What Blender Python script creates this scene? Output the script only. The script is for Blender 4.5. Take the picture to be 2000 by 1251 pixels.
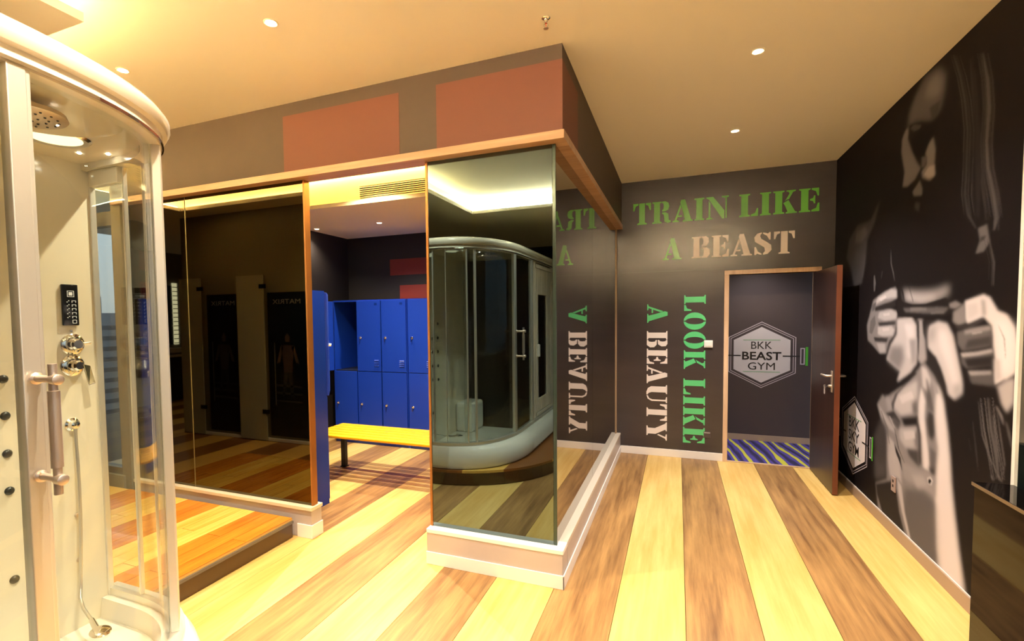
import bpy, bmesh, math, random
import numpy as np
from mathutils import Vector, Matrix

for o in list(bpy.data.objects):
    bpy.data.objects.remove(o)
SC = bpy.context.scene
COL = SC.collection
random.seed(7)

# ------------------------------------------------------------------ camera
H = 3.12                                     # ceiling height
XR, YB = 1.457, 5.975                        # right wall, back wall
YH, XH = 2.8065, -0.606                      # outer faces of the glazed room
FW = Vector((-0.37452329, 0.9259985, -0.04752978))
RT = Vector((0.92719256, 0.3743969, -0.01187135))
UP = Vector((-0.00680215, 0.04851535, 0.99879927))
cd = bpy.data.cameras.new('camera')
cam = bpy.data.objects.new('camera', cd); COL.objects.link(cam)
cd.sensor_width = 36.0
cd.lens = 36.0 * 967.61 / 2000.0
cd.shift_x = (1000.0 - 932.37) / 2000.0
cd.shift_y = (666.41 - 625.5) / 2000.0
cd.clip_start = 0.02; cd.clip_end = 800
cam.matrix_world = Matrix(((RT.x, UP.x, -FW.x, 0), (RT.y, UP.y, -FW.y, 0), (RT.z, UP.z, -FW.z, 1.6), (0, 0, 0, 1)))
SC.camera = cam

# ------------------------------------------------------------------ world and view
w = bpy.data.worlds.new('dusk_sky'); SC.world = w; w.use_nodes = True
nt = w.node_tree; nt.nodes.clear()
wo = nt.nodes.new('ShaderNodeOutputWorld'); bg = nt.nodes.new('ShaderNodeBackground')
tc = nt.nodes.new('ShaderNodeTexCoord'); sp = nt.nodes.new('ShaderNodeSeparateXYZ')
rp = nt.nodes.new('ShaderNodeValToRGB'); mr = nt.nodes.new('ShaderNodeMapRange')
mr.inputs['From Min'].default_value = -0.25; mr.inputs['From Max'].default_value = 0.8
nt.links.new(tc.outputs['Generated'], sp.inputs[0]); nt.links.new(sp.outputs['Z'], mr.inputs[0]); nt.links.new(mr.outputs[0], rp.inputs[0])
e = rp.color_ramp.elements
e[0].position = 0.0; e[0].color = (0.16, 0.19, 0.23, 1)
e[1].position = 1.0; e[1].color = (0.42, 0.62, 0.86, 1)
for ps, cl in ((0.2, (0.34, 0.38, 0.42, 1)), (0.27, (0.62, 0.62, 0.62, 1)), (0.45, (0.62, 0.74, 0.86, 1))):
    k = e.new(ps); k.color = cl
nt.links.new(rp.outputs[0], bg.inputs[0]); nt.links.new(bg.outputs[0], wo.inputs[0])
bg.inputs[1].default_value = 0.45
SC.view_settings.view_transform = 'Standard'
SC.view_settings.look = 'None'
SC.view_settings.gamma = 1.0
SC.view_settings.use_curve_mapping = False
SC.view_settings.exposure = 1.4

# ------------------------------------------------------------------ helpers
def hexc(h):
    h = h.lstrip('#')
    v = [int(h[i:i + 2], 16) / 255 for i in (0, 2, 4)]
    return tuple([x / 12.92 if x <= .04045 else ((x + .055) / 1.055) ** 2.4 for x in v] + [1])

MATS = {}
def mat(name, col='#808080', rough=.5, metal=0., bump=0., bscale=20., emit=0., ecol=None, spec=.5, coat=0., var=0., vscale=4., stretch=(1, 1, 1)):
    if name in MATS: return MATS[name]
    m = bpy.data.materials.new(name); m.use_nodes = True
    t = m.node_tree; b = t.nodes['Principled BSDF']
    c = hexc(col) if isinstance(col, str) else tuple(col) + (1,) * (4 - len(col))
    b.inputs['Base Color'].default_value = c
    b.inputs['Roughness'].default_value = rough; b.inputs['Metallic'].default_value = metal
    b.inputs['Specular IOR Level'].default_value = spec
    b.inputs['Coat Weight'].default_value = coat; b.inputs['Coat Roughness'].default_value = .08
    if emit:
        b.inputs['Emission Color'].default_value = hexc(ecol or col); b.inputs['Emission Strength'].default_value = emit
    if bump or var:
        g = t.nodes.new('ShaderNodeNewGeometry'); mp = t.nodes.new('ShaderNodeMapping'); mp.inputs['Scale'].default_value = stretch
        t.links.new(g.outputs['Position'], mp.inputs['Vector'])
        if bump:
            n = t.nodes.new('ShaderNodeTexNoise'); n.inputs['Scale'].default_value = bscale; n.inputs['Detail'].default_value = 4
            t.links.new(mp.outputs[0], n.inputs['Vector'])
            bm = t.nodes.new('ShaderNodeBump'); bm.inputs['Strength'].default_value = bump; bm.inputs['Distance'].default_value = .01
            t.links.new(n.outputs['Fac'], bm.inputs['Height']); t.links.new(bm.outputs[0], b.inputs['Normal'])
        if var:
            n = t.nodes.new('ShaderNodeTexNoise'); n.inputs['Scale'].default_value = vscale; n.inputs['Detail'].default_value = 5
            t.links.new(mp.outputs[0], n.inputs['Vector'])
            r = t.nodes.new('ShaderNodeMapRange'); r.inputs['From Min'].default_value = .3; r.inputs['From Max'].default_value = .7
            r.inputs['To Min'].default_value = 1 - var; r.inputs['To Max'].default_value = 1 + var
            t.links.new(n.outputs['Fac'], r.inputs[0])
            mx = t.nodes.new('ShaderNodeVectorMath'); mx.operation = 'SCALE'; mx.inputs[0].default_value = c[:3]
            t.links.new(r.outputs[0], mx.inputs['Scale']); t.links.new(mx.outputs[0], b.inputs['Base Color'])
    MATS[name] = m; return m

def wood(name, c1, c2, rough=.35, axis=1, dark=None):
    """fine grain running along one axis, with blotchy figure"""
    if name in MATS: return MATS[name]
    m = bpy.data.materials.new(name); m.use_nodes = True; t = m.node_tree; b = t.nodes['Principled BSDF']
    g = t.nodes.new('ShaderNodeNewGeometry'); oi = t.nodes.new('ShaderNodeObjectInfo')
    ad = t.nodes.new('ShaderNodeVectorMath'); ad.operation = 'ADD'
    sc_ = t.nodes.new('ShaderNodeVectorMath'); sc_.operation = 'SCALE'; sc_.inputs[0].default_value = (3, 17, 5)
    t.links.new(oi.outputs['Random'], sc_.inputs['Scale']); t.links.new(g.outputs['Position'], ad.inputs[0]); t.links.new(sc_.outputs[0], ad.inputs[1])
    mp = t.nodes.new('ShaderNodeMapping'); s = [30, 30, 30]; s[axis] = 1.6; mp.inputs['Scale'].default_value = s
    t.links.new(ad.outputs[0], mp.inputs['Vector'])
    n = t.nodes.new('ShaderNodeTexNoise'); n.inputs['Scale'].default_value = 1.0; n.inputs['Detail'].default_value = 6; n.inputs['Roughness'].default_value = .65
    t.links.new(mp.outputs[0], n.inputs['Vector'])
    n2 = t.nodes.new('ShaderNodeTexNoise'); n2.inputs['Scale'].default_value = 1.0; n2.inputs['Detail'].default_value = 5
    mp2 = t.nodes.new('ShaderNodeMapping'); s2 = [7, 7, 7]; s2[axis] = 1.1; mp2.inputs['Scale'].default_value = s2
    t.links.new(ad.outputs[0], mp2.inputs['Vector']); t.links.new(mp2.outputs[0], n2.inputs['Vector'])
    mm = t.nodes.new('ShaderNodeMath'); mm.operation = 'MULTIPLY_ADD'; mm.inputs[1].default_value = .55
    t.links.new(n.outputs['Fac'], mm.inputs[0])
    mh = t.nodes.new('ShaderNodeMath'); mh.operation = 'MULTIPLY'; mh.inputs[1].default_value = .45
    t.links.new(n2.outputs['Fac'], mh.inputs[0]); t.links.new(mh.outputs[0], mm.inputs[2])
    r = t.nodes.new('ShaderNodeValToRGB'); r.color_ramp.elements[0].position = .36; r.color_ramp.elements[1].position = .62
    r.color_ramp.elements[0].color = hexc(c1); r.color_ramp.elements[1].color = hexc(c2)
    t.links.new(mm.outputs[0], r.inputs[0]); t.links.new(r.outputs[0], b.inputs['Base Color'])
    bp = t.nodes.new('ShaderNodeBump'); bp.inputs['Strength'].default_value = .12; bp.inputs['Distance'].default_value = .004
    t.links.new(n.outputs['Fac'], bp.inputs['Height']); t.links.new(bp.outputs[0], b.inputs['Normal'])
    b.inputs['Roughness'].default_value = rough
    MATS[name] = m; return m

def glass(name, tint=(1, 1, 1), ior=1.5, boost=1.0, rough=0.0):
    """thin clear sheet: transparent with a Fresnel mirror coat"""
    if name in MATS: return MATS[name]
    m = bpy.data.materials.new(name); m.use_nodes = True; t = m.node_tree; t.nodes.clear()
    out = t.nodes.new('ShaderNodeOutputMaterial'); mx = t.nodes.new('ShaderNodeMixShader')
    tr = t.nodes.new('ShaderNodeBsdfTransparent'); gl = t.nodes.new('ShaderNodeBsdfGlossy')
    lw = t.nodes.new('ShaderNodeLayerWeight'); lw.inputs['Blend'].default_value = .5
    pw = t.nodes.new('ShaderNodeMath'); pw.operation = 'POWER'; pw.inputs[1].default_value = 5.0; t.links.new(lw.outputs['Facing'], pw.inputs[0])
    fr = t.nodes.new('ShaderNodeMath'); fr.operation = 'MULTIPLY_ADD'; fr.inputs[1].default_value = .7; fr.inputs[2].default_value = .04; t.links.new(pw.outputs[0], fr.inputs[0])
    mu = t.nodes.new('ShaderNodeMath'); mu.operation = 'MULTIPLY'; mu.inputs[1].default_value = boost; mu.use_clamp = True
    tr.inputs[0].default_value = tuple(tint) + (1,); gl.inputs['Roughness'].default_value = rough
    t.links.new(fr.outputs[0], mu.inputs[0]); t.links.new(mu.outputs[0], mx.inputs[0])
    t.links.new(tr.outputs[0], mx.inputs[1]); t.links.new(gl.outputs[0], mx.inputs[2]); t.links.new(mx.outputs[0], out.inputs[0])
    MATS[name] = m; return m

class G:
    def __init__(s): s.v = []; s.f = []
    def add(s, vs, fs):
        n = len(s.v); s.v += [tuple(q) for q in vs]; s.f += [tuple(i + n for i in q) for q in fs]; return s
    def box(s, x0, x1, y0, y1, z0, z1):
        return s.add([(x0, y0, z0), (x1, y0, z0), (x1, y1, z0), (x0, y1, z0), (x0, y0, z1), (x1, y0, z1), (x1, y1, z1), (x0, y1, z1)],
                     [(3, 2, 1, 0), (4, 5, 6, 7), (0, 1, 5, 4), (1, 2, 6, 5), (2, 3, 7, 6), (3, 0, 4, 7)])
    def prism(s, poly, z0, z1):
        n = len(poly)
        return s.add([(x, y, z0) for x, y in poly] + [(x, y, z1) for x, y in poly],
                     [tuple(range(n - 1, -1, -1)), tuple(range(n, 2 * n))] + [(i, (i + 1) % n, n + (i + 1) % n, n + i) for i in range(n)])
    def tube(s, pts, r, n=12, cap=True):
        pts = [Vector(q) for q in pts]; rings = []; ref = None
        for i, q in enumerate(pts):
            d = (pts[min(i + 1, len(pts) - 1)] - pts[max(i - 1, 0)]).normalized()
            if ref is None: ref = Vector((0, 0, 1)) if abs(d.z) < .9 else Vector((1, 0, 0))
            a = d.cross(ref).normalized(); b = d.cross(a).normalized(); ref = -b if False else ref
            rr = r[i] if isinstance(r, (list, tuple)) else r
            rings.append([q + (a * math.cos(2 * math.pi * k / n) + b * math.sin(2 * math.pi * k / n)) * rr for k in range(n)])
        vs = [v for g in rings for v in g]; fs = []
        for i in range(len(rings) - 1):
            for k in range(n): fs.append((i * n + k, i * n + (k + 1) % n, (i + 1) * n + (k + 1) % n, (i + 1) * n + k))
        if cap: fs.append(tuple(range(n - 1, -1, -1))); fs.append(tuple((len(rings) - 1) * n + k for k in range(n)))
        return s.add(vs, fs)
    def lathe(s, o, d, prof, n=24):
        """prof: (distance along d, radius)"""
        o = Vector(o); d = Vector(d).normalized(); ref = Vector((0, 0, 1)) if abs(d.z) < .9 else Vector((1, 0, 0))
        a = d.cross(ref).normalized(); b = d.cross(a).normalized(); vs = []; fs = []
        for h, r in prof:
            vs += [o + d * h + (a * math.cos(2 * math.pi * k / n) + b * math.sin(2 * math.pi * k / n)) * max(r, 1e-4) for k in range(n)]
        for i in range(len(prof) - 1):
            for k in range(n): fs.append((i * n + k, i * n + (k + 1) % n, (i + 1) * n + (k + 1) % n, (i + 1) * n + k))
        fs.append(tuple(range(n - 1, -1, -1))); fs.append(tuple((len(prof) - 1) * n + k for k in range(n)))
        return s.add(vs, fs)
    def sweep(s, paths, closed=True):
        """paths: list of equal-length 3D polylines, joined ring by ring (section index = list index)"""
        m = len(paths); n = len(paths[0]); vs = [q for pth in paths for q in pth]; fs = []
        for j in range(m if closed else m - 1):
            j2 = (j + 1) % m
            for i in range(n - 1): fs.append((j * n + i, j * n + i + 1, j2 * n + i + 1, j2 * n + i))
        if closed:
            fs.append(tuple(j * n for j in range(m))); fs.append(tuple(j * n + n - 1 for j in range(m - 1, -1, -1)))
        return s.add(vs, fs)
    def build(s, name, m, parent=None, smooth=False, bevel=0., seg=2):
        me = bpy.data.meshes.new(name); me.from_pydata(s.v, [], s.f)
        bm = bmesh.new(); bm.from_mesh(me); bmesh.ops.recalc_face_normals(bm, faces=bm.faces)
        if bevel:
            eds = [e_ for e_ in bm.edges if len(e_.link_faces) == 2 and e_.calc_face_angle(0) > .5]
            bmesh.ops.bevel(bm, geom=eds, offset=bevel, segments=seg, affect='EDGES', profile=.5)
        bm.to_mesh(me); bm.free()
        me.materials.append(m)
        if smooth:
            me.polygons.foreach_set('use_smooth', [True] * len(me.polygons))
            try: me.set_sharp_from_angle(angle=math.radians(40))
            except Exception: pass
        return link(name, me, parent)

def link(name, me, parent=None):
    o = bpy.data.objects.new(name, me); COL.objects.link(o)
    if parent:
        o.parent = parent
        if parent.type == 'EMPTY': o.matrix_parent_inverse = Matrix.Translation(-parent.location)
    return o
def tag(o, label, cat=None, group=None, kind=None):
    o['label'] = label
    if cat: o['category'] = cat
    if group: o['group'] = group
    if kind: o['kind'] = kind
    return o
def thing(name, loc, label, cat, group=None, kind=None):
    o = bpy.data.objects.new(name, None); COL.objects.link(o); o.location = loc; o.empty_display_size = .1
    return tag(o, label, cat, group, kind)
def bx(name, m, x0, x1, y0, y1, z0, z1, parent=None, bevel=0.):
    return G().box(x0, x1, y0, y1, z0, z1).build(name, m, parent, bevel=bevel)
def copy_tree(o, parent=None):
    c = o.copy(); COL.objects.link(c); c.parent = parent
    for ch in o.children: copy_tree(ch, c)
    return c
def text_mesh(s, size, bold=0.0):
    cu = bpy.data.curves.new('lettering', 'FONT'); cu.body = s; cu.size = size; cu.align_x = 'CENTER'; cu.align_y = 'CENTER'
    cu.offset = bold; cu.resolution_u = 3
    to = bpy.data.objects.new('lettering', cu); COL.objects.link(to)
    me = bpy.data.meshes.new_from_object(to); bpy.data.objects.remove(to); bpy.data.curves.remove(cu)
    return me
def put_text(name, s, size, M, m, parent, bold=0.0, fit=None):
    me = text_mesh(s, size, bold)
    if fit:
        co = np.array([v.co[:] for v in me.vertices]); wx = co[:, 0].max() - co[:, 0].min(); hy = co[:, 1].max() - co[:, 1].min()
        cx = (co[:, 0].max() + co[:, 0].min()) / 2; cy = (co[:, 1].max() + co[:, 1].min()) / 2
        me.transform(Matrix.Diagonal((fit[0] / wx, fit[1] / hy, 1, 1)) @ Matrix.Translation((-cx, -cy, 0)))
    me.transform(M); me.materials.clear(); me.materials.append(m)
    return link(name, me, parent)
def facing(o, right, up=(0, 0, 1)):
    r = Vector(right); u = Vector(up); n = r.cross(u)
    return Matrix(((r.x, u.x, n.x, o[0]), (r.y, u.y, n.y, o[1]), (r.z, u.z, n.z, o[2]), (0, 0, 0, 1)))

# ------------------------------------------------------------------ materials
M_ceil = mat('ceiling_paint', '#f6f0e2', .75, bump=.03, bscale=90)
M_yel = wood('oak_pale', '#d0a355', '#e5c278', .42)
M_bro = wood('oak_brown', '#75502d', '#b58a54', .40)
M_dark = mat('wallpaper_charcoal', '#3f3738', .26, bump=.10, bscale=7, stretch=(.5, .5, 3.), var=.10, vscale=2.5, spec=.6)
M_black = mat('wall_black', '#15110f', .6)
M_head = mat('header_brown', '#46362a', .6, var=.06)
M_red = mat('header_red', '#653524', .6)
M_trimw = wood('trim_wood', '#a8815f', '#c8a382', .4, axis=0)
M_base = mat('plinth_stone', '#b9aca6', .35, var=.04)
M_white = mat('skirting_white', '#efe8e2', .35)
M_tan = mat('skirting_tan', '#a28a78', .4)
M_gold = mat('bronze_edge', '#a8703a', .35, .6)
M_chrome = mat('chrome', '#e6e4e2', .08, 1.)
M_steel = mat('brushed_steel', '#dccbbd', .38, .85)
M_hose = mat('hose_metal', '#d8d2c6', .35, .7)
M_alu = mat('aluminium', '#e9e4da', .35, .7)
M_cream = mat('acrylic_cream', '#ece2cc', .18, coat=.4)
M_acr = mat('acrylic_white', '#f3efe6', .2, coat=.4)
M_blackp = mat('black_plastic', '#0b0b0c', .25)
M_glass = glass('clear_glass', (.95, .97, .95), 1.5, 1.15)
M_win = glass('window_glass', (.93, .96, .97), 1.45, .8)
M_mirr = mat('grey_mirror', (.13, .175, .19), .015, 1.)
M_mirl = mat('bronze_mirror', (.108, .092, .055), .02, 1.)
M_mirs = mat('brown_mirror', (.34, .31, .28), .02, 1.)
M_blue = mat('locker_blue', '#1238a6', .38, bump=.03, bscale=14)
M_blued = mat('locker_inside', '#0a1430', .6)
M_bench = mat('bench_yellow', '#f5ac00', .35)
M_blackm = mat('black_metal', '#15120f', .4, .3)
M_led = mat('led_strip', '#fff0b0', .5, emit=40., ecol='#ffdc9c')
M_ledr = mat('led_strip_rear', '#fff0d0', .5, emit=105., ecol='#ffe6bc')
M_ledw = mat('led_strip_white', '#fff0b0', .5, emit=26., ecol='#ffdd8c')
M_bulb = mat('lamp_lens', '#ffffff', .5, emit=60., ecol='#fff1cf')
M_green = mat('print_green', '#5fae3c', .26, spec=.6, bump=.10, bscale=7, stretch=(.5, .5, 3.)); M_green2 = mat('print_mint', '#5cc981', .26, spec=.6, bump=.10, bscale=7, stretch=(.5, .5, 3.))
M_pwhite = mat('print_white', '#eadfdb', .26, spec=.6, bump=.10, bscale=7, stretch=(.5, .5, 3.))
M_pgrey = mat('print_grey', '#bcb2bd', .4); M_pdark = mat('print_dark', '#1d191b', .4)
M_door = wood('door_veneer', '#2c1b17', '#3f2822', .35, axis=2)
M_doore = mat('door_edge', '#6d3a24', .4)
M_frame = wood('door_frame_wood', '#c9a27e', '#e6c8a8', .4, axis=2)
M_switch = mat('white_plastic', '#f2efea', .3)
MURAL = [
    (0.1, 0.03, [(4.08, 3.108), (3.907, 3.082), (3.814, 2.992), (3.821, 2.897), (3.866, 2.815), (3.983, 2.791), (4.199, 2.865), (4.315, 2.871), (4.306, 2.956), (4.211, 3.043)]),
    (0.17, 0.03, [(4.051, 3.048), (3.905, 3.053), (3.849, 2.985), (3.872, 2.906), (3.993, 2.932), (4.072, 2.975)]),
    (0.006, 0.012, [(4.3, 2.872), (4.114, 2.831), (3.884, 2.744), (3.88, 2.676), (4, 2.669), (4.072, 2.597), (4.152, 2.584), (4.259, 2.702), (4.326, 2.811)]),
    (0.06, 0.008, [(4.283, 2.847), (4.226, 2.855), (4.113, 2.811), (4.139, 2.796), (4.223, 2.808)]),
    (0.16, 0.012, [(4.359, 2.861), (4.314, 2.864), (4.315, 2.782), (4.249, 2.686), (4.166, 2.588), (4.108, 2.536), (4.187, 2.483), (4.302, 2.464), (4.38, 2.482), (4.355, 2.577), (4.415, 2.723), (4.412, 2.814)]),
    (0.18, 0.012, [(3.947, 2.681), (3.912, 2.596), (3.92, 2.508), (3.902, 2.44), (3.971, 2.423), (4.077, 2.467), (4.093, 2.508), (4.021, 2.536), (4.042, 2.612), (3.999, 2.657)]),
    (0.34, 0.01, [(3.99, 2.515), (3.92, 2.502), (3.916, 2.438), (3.998, 2.445), (4.059, 2.481)]),
    (0.14, 0.01, [(4.116, 2.459), (4.072, 2.395), (4.077, 2.354), (4.194, 2.376), (4.219, 2.41), (4.156, 2.436)]),
    (0.05, 0.012, [(4.177, 2.333), (4.101, 2.311), (4.116, 2.259), (4.174, 2.289)]),
    (0.05, 0.006, [(3.735, 3.073), (3.653, 2.911), (3.6, 2.766), (3.554, 2.588), (3.556, 2.386), (3.567, 2.246), (3.524, 2.125), (3.436, 2.04), (3.426, 2.039), (3.494, 2.12), (3.536, 2.239), (3.526, 2.378), (3.524, 2.577), (3.569, 2.754), (3.621, 2.897), (3.723, 3.067)]),
    (0.075, 0.006, [(3.435, 2.94), (3.398, 2.791), (3.375, 2.64), (3.391, 2.475), (3.369, 2.335), (3.302, 2.187), (3.27, 2.069), (3.276, 2.005), (3.263, 2.003), (3.23, 2.062), (3.26, 2.178), (3.325, 2.323), (3.347, 2.461), (3.331, 2.623), (3.354, 2.772), (3.42, 2.933)]),
    (0.03, 0.006, [(3.549, 2.965), (3.525, 2.796), (3.485, 2.642), (3.476, 2.639), (3.499, 2.785), (3.541, 2.961)]),
    (0.03, 0.006, [(3.665, 2.978), (3.557, 2.709), (3.498, 2.469), (3.491, 2.468), (3.537, 2.702), (3.658, 2.975)]),
    (0.035, 0.006, [(3.385, 2.473), (3.405, 2.268), (3.344, 2.102), (3.336, 2.1), (3.381, 2.262), (3.377, 2.471)]),
    (0.02, 0.01, [(3.516, 2.891), (3.477, 2.483), (3.429, 2.098), (3.405, 2.094), (3.406, 2.461), (3.491, 2.88)]),
    (0.05, 0.006, [(3.321, 2.266), (3.262, 2.141), (3.233, 1.998), (3.227, 1.997), (3.247, 2.138), (3.315, 2.265)]),
    (0.05, 0.006, [(3.31, 1.963), (3.267, 1.846), (3.271, 1.734), (3.265, 1.734), (3.251, 1.844), (3.304, 1.963)]),
    (0.12, 0.008, [(3.413, 2.037), (3.332, 2.044), (3.303, 1.953), (3.35, 1.912), (3.426, 1.906), (3.388, 1.969)]),
    (0.04, 0.006, [(3.384, 1.988), (3.333, 1.99), (3.349, 1.969), (3.391, 1.96)]),
    (0.065, 0.02, [(5.301, 2.37), (4.99, 2.355), (4.797, 2.484), (4.897, 2.328), (5.067, 2.21), (5.097, 2.011), (5.168, 1.858), (5.361, 1.834), (5.478, 2.013), (5.604, 2.111), (5.529, 2.275)]),
    (0.12, 0.02, [(5.331, 2.313), (5.12, 2.327), (5.062, 2.271), (5.18, 2.21), (5.374, 2.22)]),
    (0.02, 0.008, [(5.431, 2.157), (5.113, 2.11), (5.095, 2.108), (5.41, 2.154)]),
    (0.08, 0.008, [(5.11, 2.091), (5.165, 1.906), (5.15, 1.904), (5.095, 2.089)]),
    (0.1, 0.006, [(4.887, 1.903), (4.891, 1.84), (4.878, 1.775), (4.862, 1.775), (4.843, 1.837), (4.871, 1.902)]),
    (0.06, 0.006, [(4.717, 1.923), (4.738, 1.868), (4.732, 1.868), (4.711, 1.923)]),
    (0.09, 0.005, [(4.561, 2.064), (4.555, 1.964), (4.509, 1.888), (4.478, 1.833), (4.473, 1.832), (4.494, 1.887), (4.539, 1.962), (4.556, 2.063)]),
    (0.28, 0.03, [(4.328, 1.759), (4.098, 1.738), (3.876, 1.733), (3.7, 1.755), (3.697, 1.712), (3.781, 1.681), (4.029, 1.658), (4.275, 1.681)]),
    (0.42, 0.025, [(4.278, 1.726), (4.053, 1.708), (3.856, 1.705), (3.854, 1.683), (4.051, 1.668), (4.252, 1.69)]),
    (0.01, 0.006, [(4.399, 1.814), (4.341, 1.739), (4.303, 1.676), (4.293, 1.676), (4.312, 1.738), (4.389, 1.814)]),
    (0.01, 0.006, [(4.239, 1.785), (4.164, 1.673), (4.155, 1.673), (4.23, 1.784)]),
    (0.2, 0.012, [(4.456, 1.786), (4.42, 1.711), (4.528, 1.677), (4.696, 1.653), (4.418, 1.611), (4.419, 1.553), (4.445, 1.447), (4.549, 1.388), (4.599, 1.297), (4.724, 1.288), (4.885, 1.348), (4.987, 1.379), (5.016, 1.5), (4.943, 1.609), (4.884, 1.703), (4.646, 1.763)]),
    (0.42, 0.012, [(4.535, 1.774), (4.434, 1.764), (4.435, 1.711), (4.642, 1.707), (4.85, 1.667), (4.791, 1.723)]),
    (0.4, 0.012, [(4.753, 1.608), (4.524, 1.623), (4.422, 1.601), (4.427, 1.558), (4.63, 1.54), (4.78, 1.562)]),
    (0.42, 0.012, [(4.775, 1.493), (4.516, 1.509), (4.448, 1.478), (4.484, 1.435), (4.68, 1.422), (4.771, 1.435)]),
    (0.36, 0.012, [(4.797, 1.365), (4.618, 1.368), (4.614, 1.307), (4.715, 1.295)]),
    (0.02, 0.01, [(4.849, 1.649), (4.639, 1.674), (4.449, 1.691), (4.446, 1.648), (4.665, 1.624), (4.846, 1.614)]),
    (0.03, 0.01, [(4.777, 1.527), (4.439, 1.542), (4.437, 1.516), (4.745, 1.499)]),
    (0.03, 0.01, [(4.863, 1.408), (4.565, 1.415), (4.59, 1.381), (4.829, 1.375)]),
    (0.46, 0.014, [(4.414, 1.558), (4.174, 1.569), (4.1, 1.517), (4.079, 1.402), (4.087, 1.265), (4.172, 1.198), (4.383, 1.107), (4.333, 1.191), (4.497, 1.234), (4.581, 1.254), (4.506, 1.369), (4.407, 1.448)]),
    (0.2, 0.03, [(4.506, 1.358), (4.301, 1.37), (4.271, 1.28), (4.338, 1.191), (4.497, 1.229), (4.567, 1.255)]),
    (0.6, 0.02, [(4.288, 1.524), (4.149, 1.526), (4.114, 1.4), (4.155, 1.289), (4.225, 1.303), (4.233, 1.424)]),
    (0.52, 0.014, [(3.929, 1.511), (3.808, 1.547), (3.702, 1.534), (3.631, 1.467), (3.584, 1.369), (3.518, 1.227), (3.516, 1.158), (3.591, 1.108), (3.658, 1.125), (3.706, 1.205), (3.764, 1.277), (3.831, 1.334), (3.926, 1.382)]),
    (0.66, 0.025, [(3.805, 1.496), (3.699, 1.49), (3.644, 1.407), (3.587, 1.286), (3.549, 1.191), (3.612, 1.182), (3.686, 1.293), (3.781, 1.399)]),
    (0.02, 0.015, [(3.947, 1.343), (3.831, 1.329), (3.753, 1.252), (3.686, 1.155), (3.763, 1.136), (3.841, 1.206), (3.921, 1.253)]),
    (0.32, 0.015, [(4.081, 1.556), (4.018, 1.556), (3.973, 1.435), (3.945, 1.306), (4.003, 1.264), (4.064, 1.297)]),
    (0.03, 0.008, [(4.094, 1.555), (4.064, 1.546), (4.051, 1.422), (4.051, 1.298), (4.078, 1.382)]),
    (0.015, 0.01, [(4.012, 1.547), (3.903, 1.557), (3.929, 1.511), (3.963, 1.426), (4, 1.472)]),
    (0.012, 0.006, [(4.423, 1.692), (4.18, 1.657), (3.968, 1.657), (3.729, 1.688), (3.619, 1.646), (3.615, 1.596), (3.774, 1.574), (4.086, 1.567), (4.365, 1.576), (4.417, 1.606)]),
    (0.1, 0.01, [(4.319, 1.631), (4.048, 1.632), (3.814, 1.633), (3.691, 1.627), (3.724, 1.601), (3.964, 1.594), (4.269, 1.605)]),
    (0.16, 0.008, [(4.201, 1.632), (3.966, 1.629), (3.965, 1.614), (4.2, 1.612)]),
    (0.14, 0.008, [(3.906, 1.604), (3.741, 1.608), (3.741, 1.596), (3.905, 1.592)]),
    (0.2, 0.01, [(3.684, 1.648), (3.612, 1.663), (3.548, 1.641), (3.609, 1.621), (3.674, 1.626)]),
    (0.66, 0.01, [(3.511, 1.66), (3.338, 1.688), (3.282, 1.671), (3.213, 1.604), (3.135, 1.584), (3.074, 1.522), (3.049, 1.434), (3.058, 1.317), (3.133, 1.27), (3.217, 1.233), (3.211, 1.337), (3.232, 1.423), (3.257, 1.532), (3.324, 1.572), (3.463, 1.525), (3.509, 1.56)]),
    (0.78, 0.03, [(3.216, 1.569), (3.098, 1.535), (3.07, 1.433), (3.085, 1.321), (3.175, 1.298), (3.195, 1.425)]),
    (0.22, 0.012, [(3.632, 1.601), (3.518, 1.648), (3.493, 1.544), (3.568, 1.522), (3.636, 1.549)]),
    (0.03, 0.01, [(3.496, 1.536), (3.33, 1.576), (3.329, 1.554), (3.45, 1.513), (3.602, 1.509), (3.603, 1.526)]),
    (0.12, 0.012, [(3.584, 1.489), (3.45, 1.513), (3.273, 1.532), (3.248, 1.481), (3.267, 1.429), (3.524, 1.388), (3.577, 1.423)]),
    (0.28, 0.01, [(3.508, 1.499), (3.367, 1.519), (3.269, 1.528), (3.262, 1.51), (3.379, 1.495), (3.507, 1.479)]),
    (0.05, 0.012, [(3.475, 1.449), (3.26, 1.481), (3.257, 1.437), (3.502, 1.399)]),
    (0.1, 0.012, [(3.546, 1.372), (3.243, 1.414), (3.224, 1.343), (3.477, 1.295), (3.527, 1.316)]),
    (0.38, 0.008, [(3.538, 1.372), (3.386, 1.389), (3.243, 1.415), (3.242, 1.399), (3.371, 1.373), (3.521, 1.353)]),
    (0.02, 0.01, [(3.498, 1.343), (3.235, 1.383), (3.232, 1.335), (3.466, 1.302)]),
    (0.09, 0.012, [(3.464, 1.282), (3.234, 1.309), (3.217, 1.233), (3.424, 1.221)]),
    (0.3, 0.008, [(3.457, 1.281), (3.249, 1.304), (3.248, 1.288), (3.434, 1.261)]),
    (0.02, 0.008, [(3.262, 1.221), (3.184, 1.253), (3.122, 1.282), (3.138, 1.263), (3.195, 1.23)]),
    (0.42, 0.012, [(3.189, 1.234), (3.121, 1.272), (3.061, 1.289), (3.062, 1.172), (3.112, 1.121), (3.152, 1.157)]),
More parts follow.
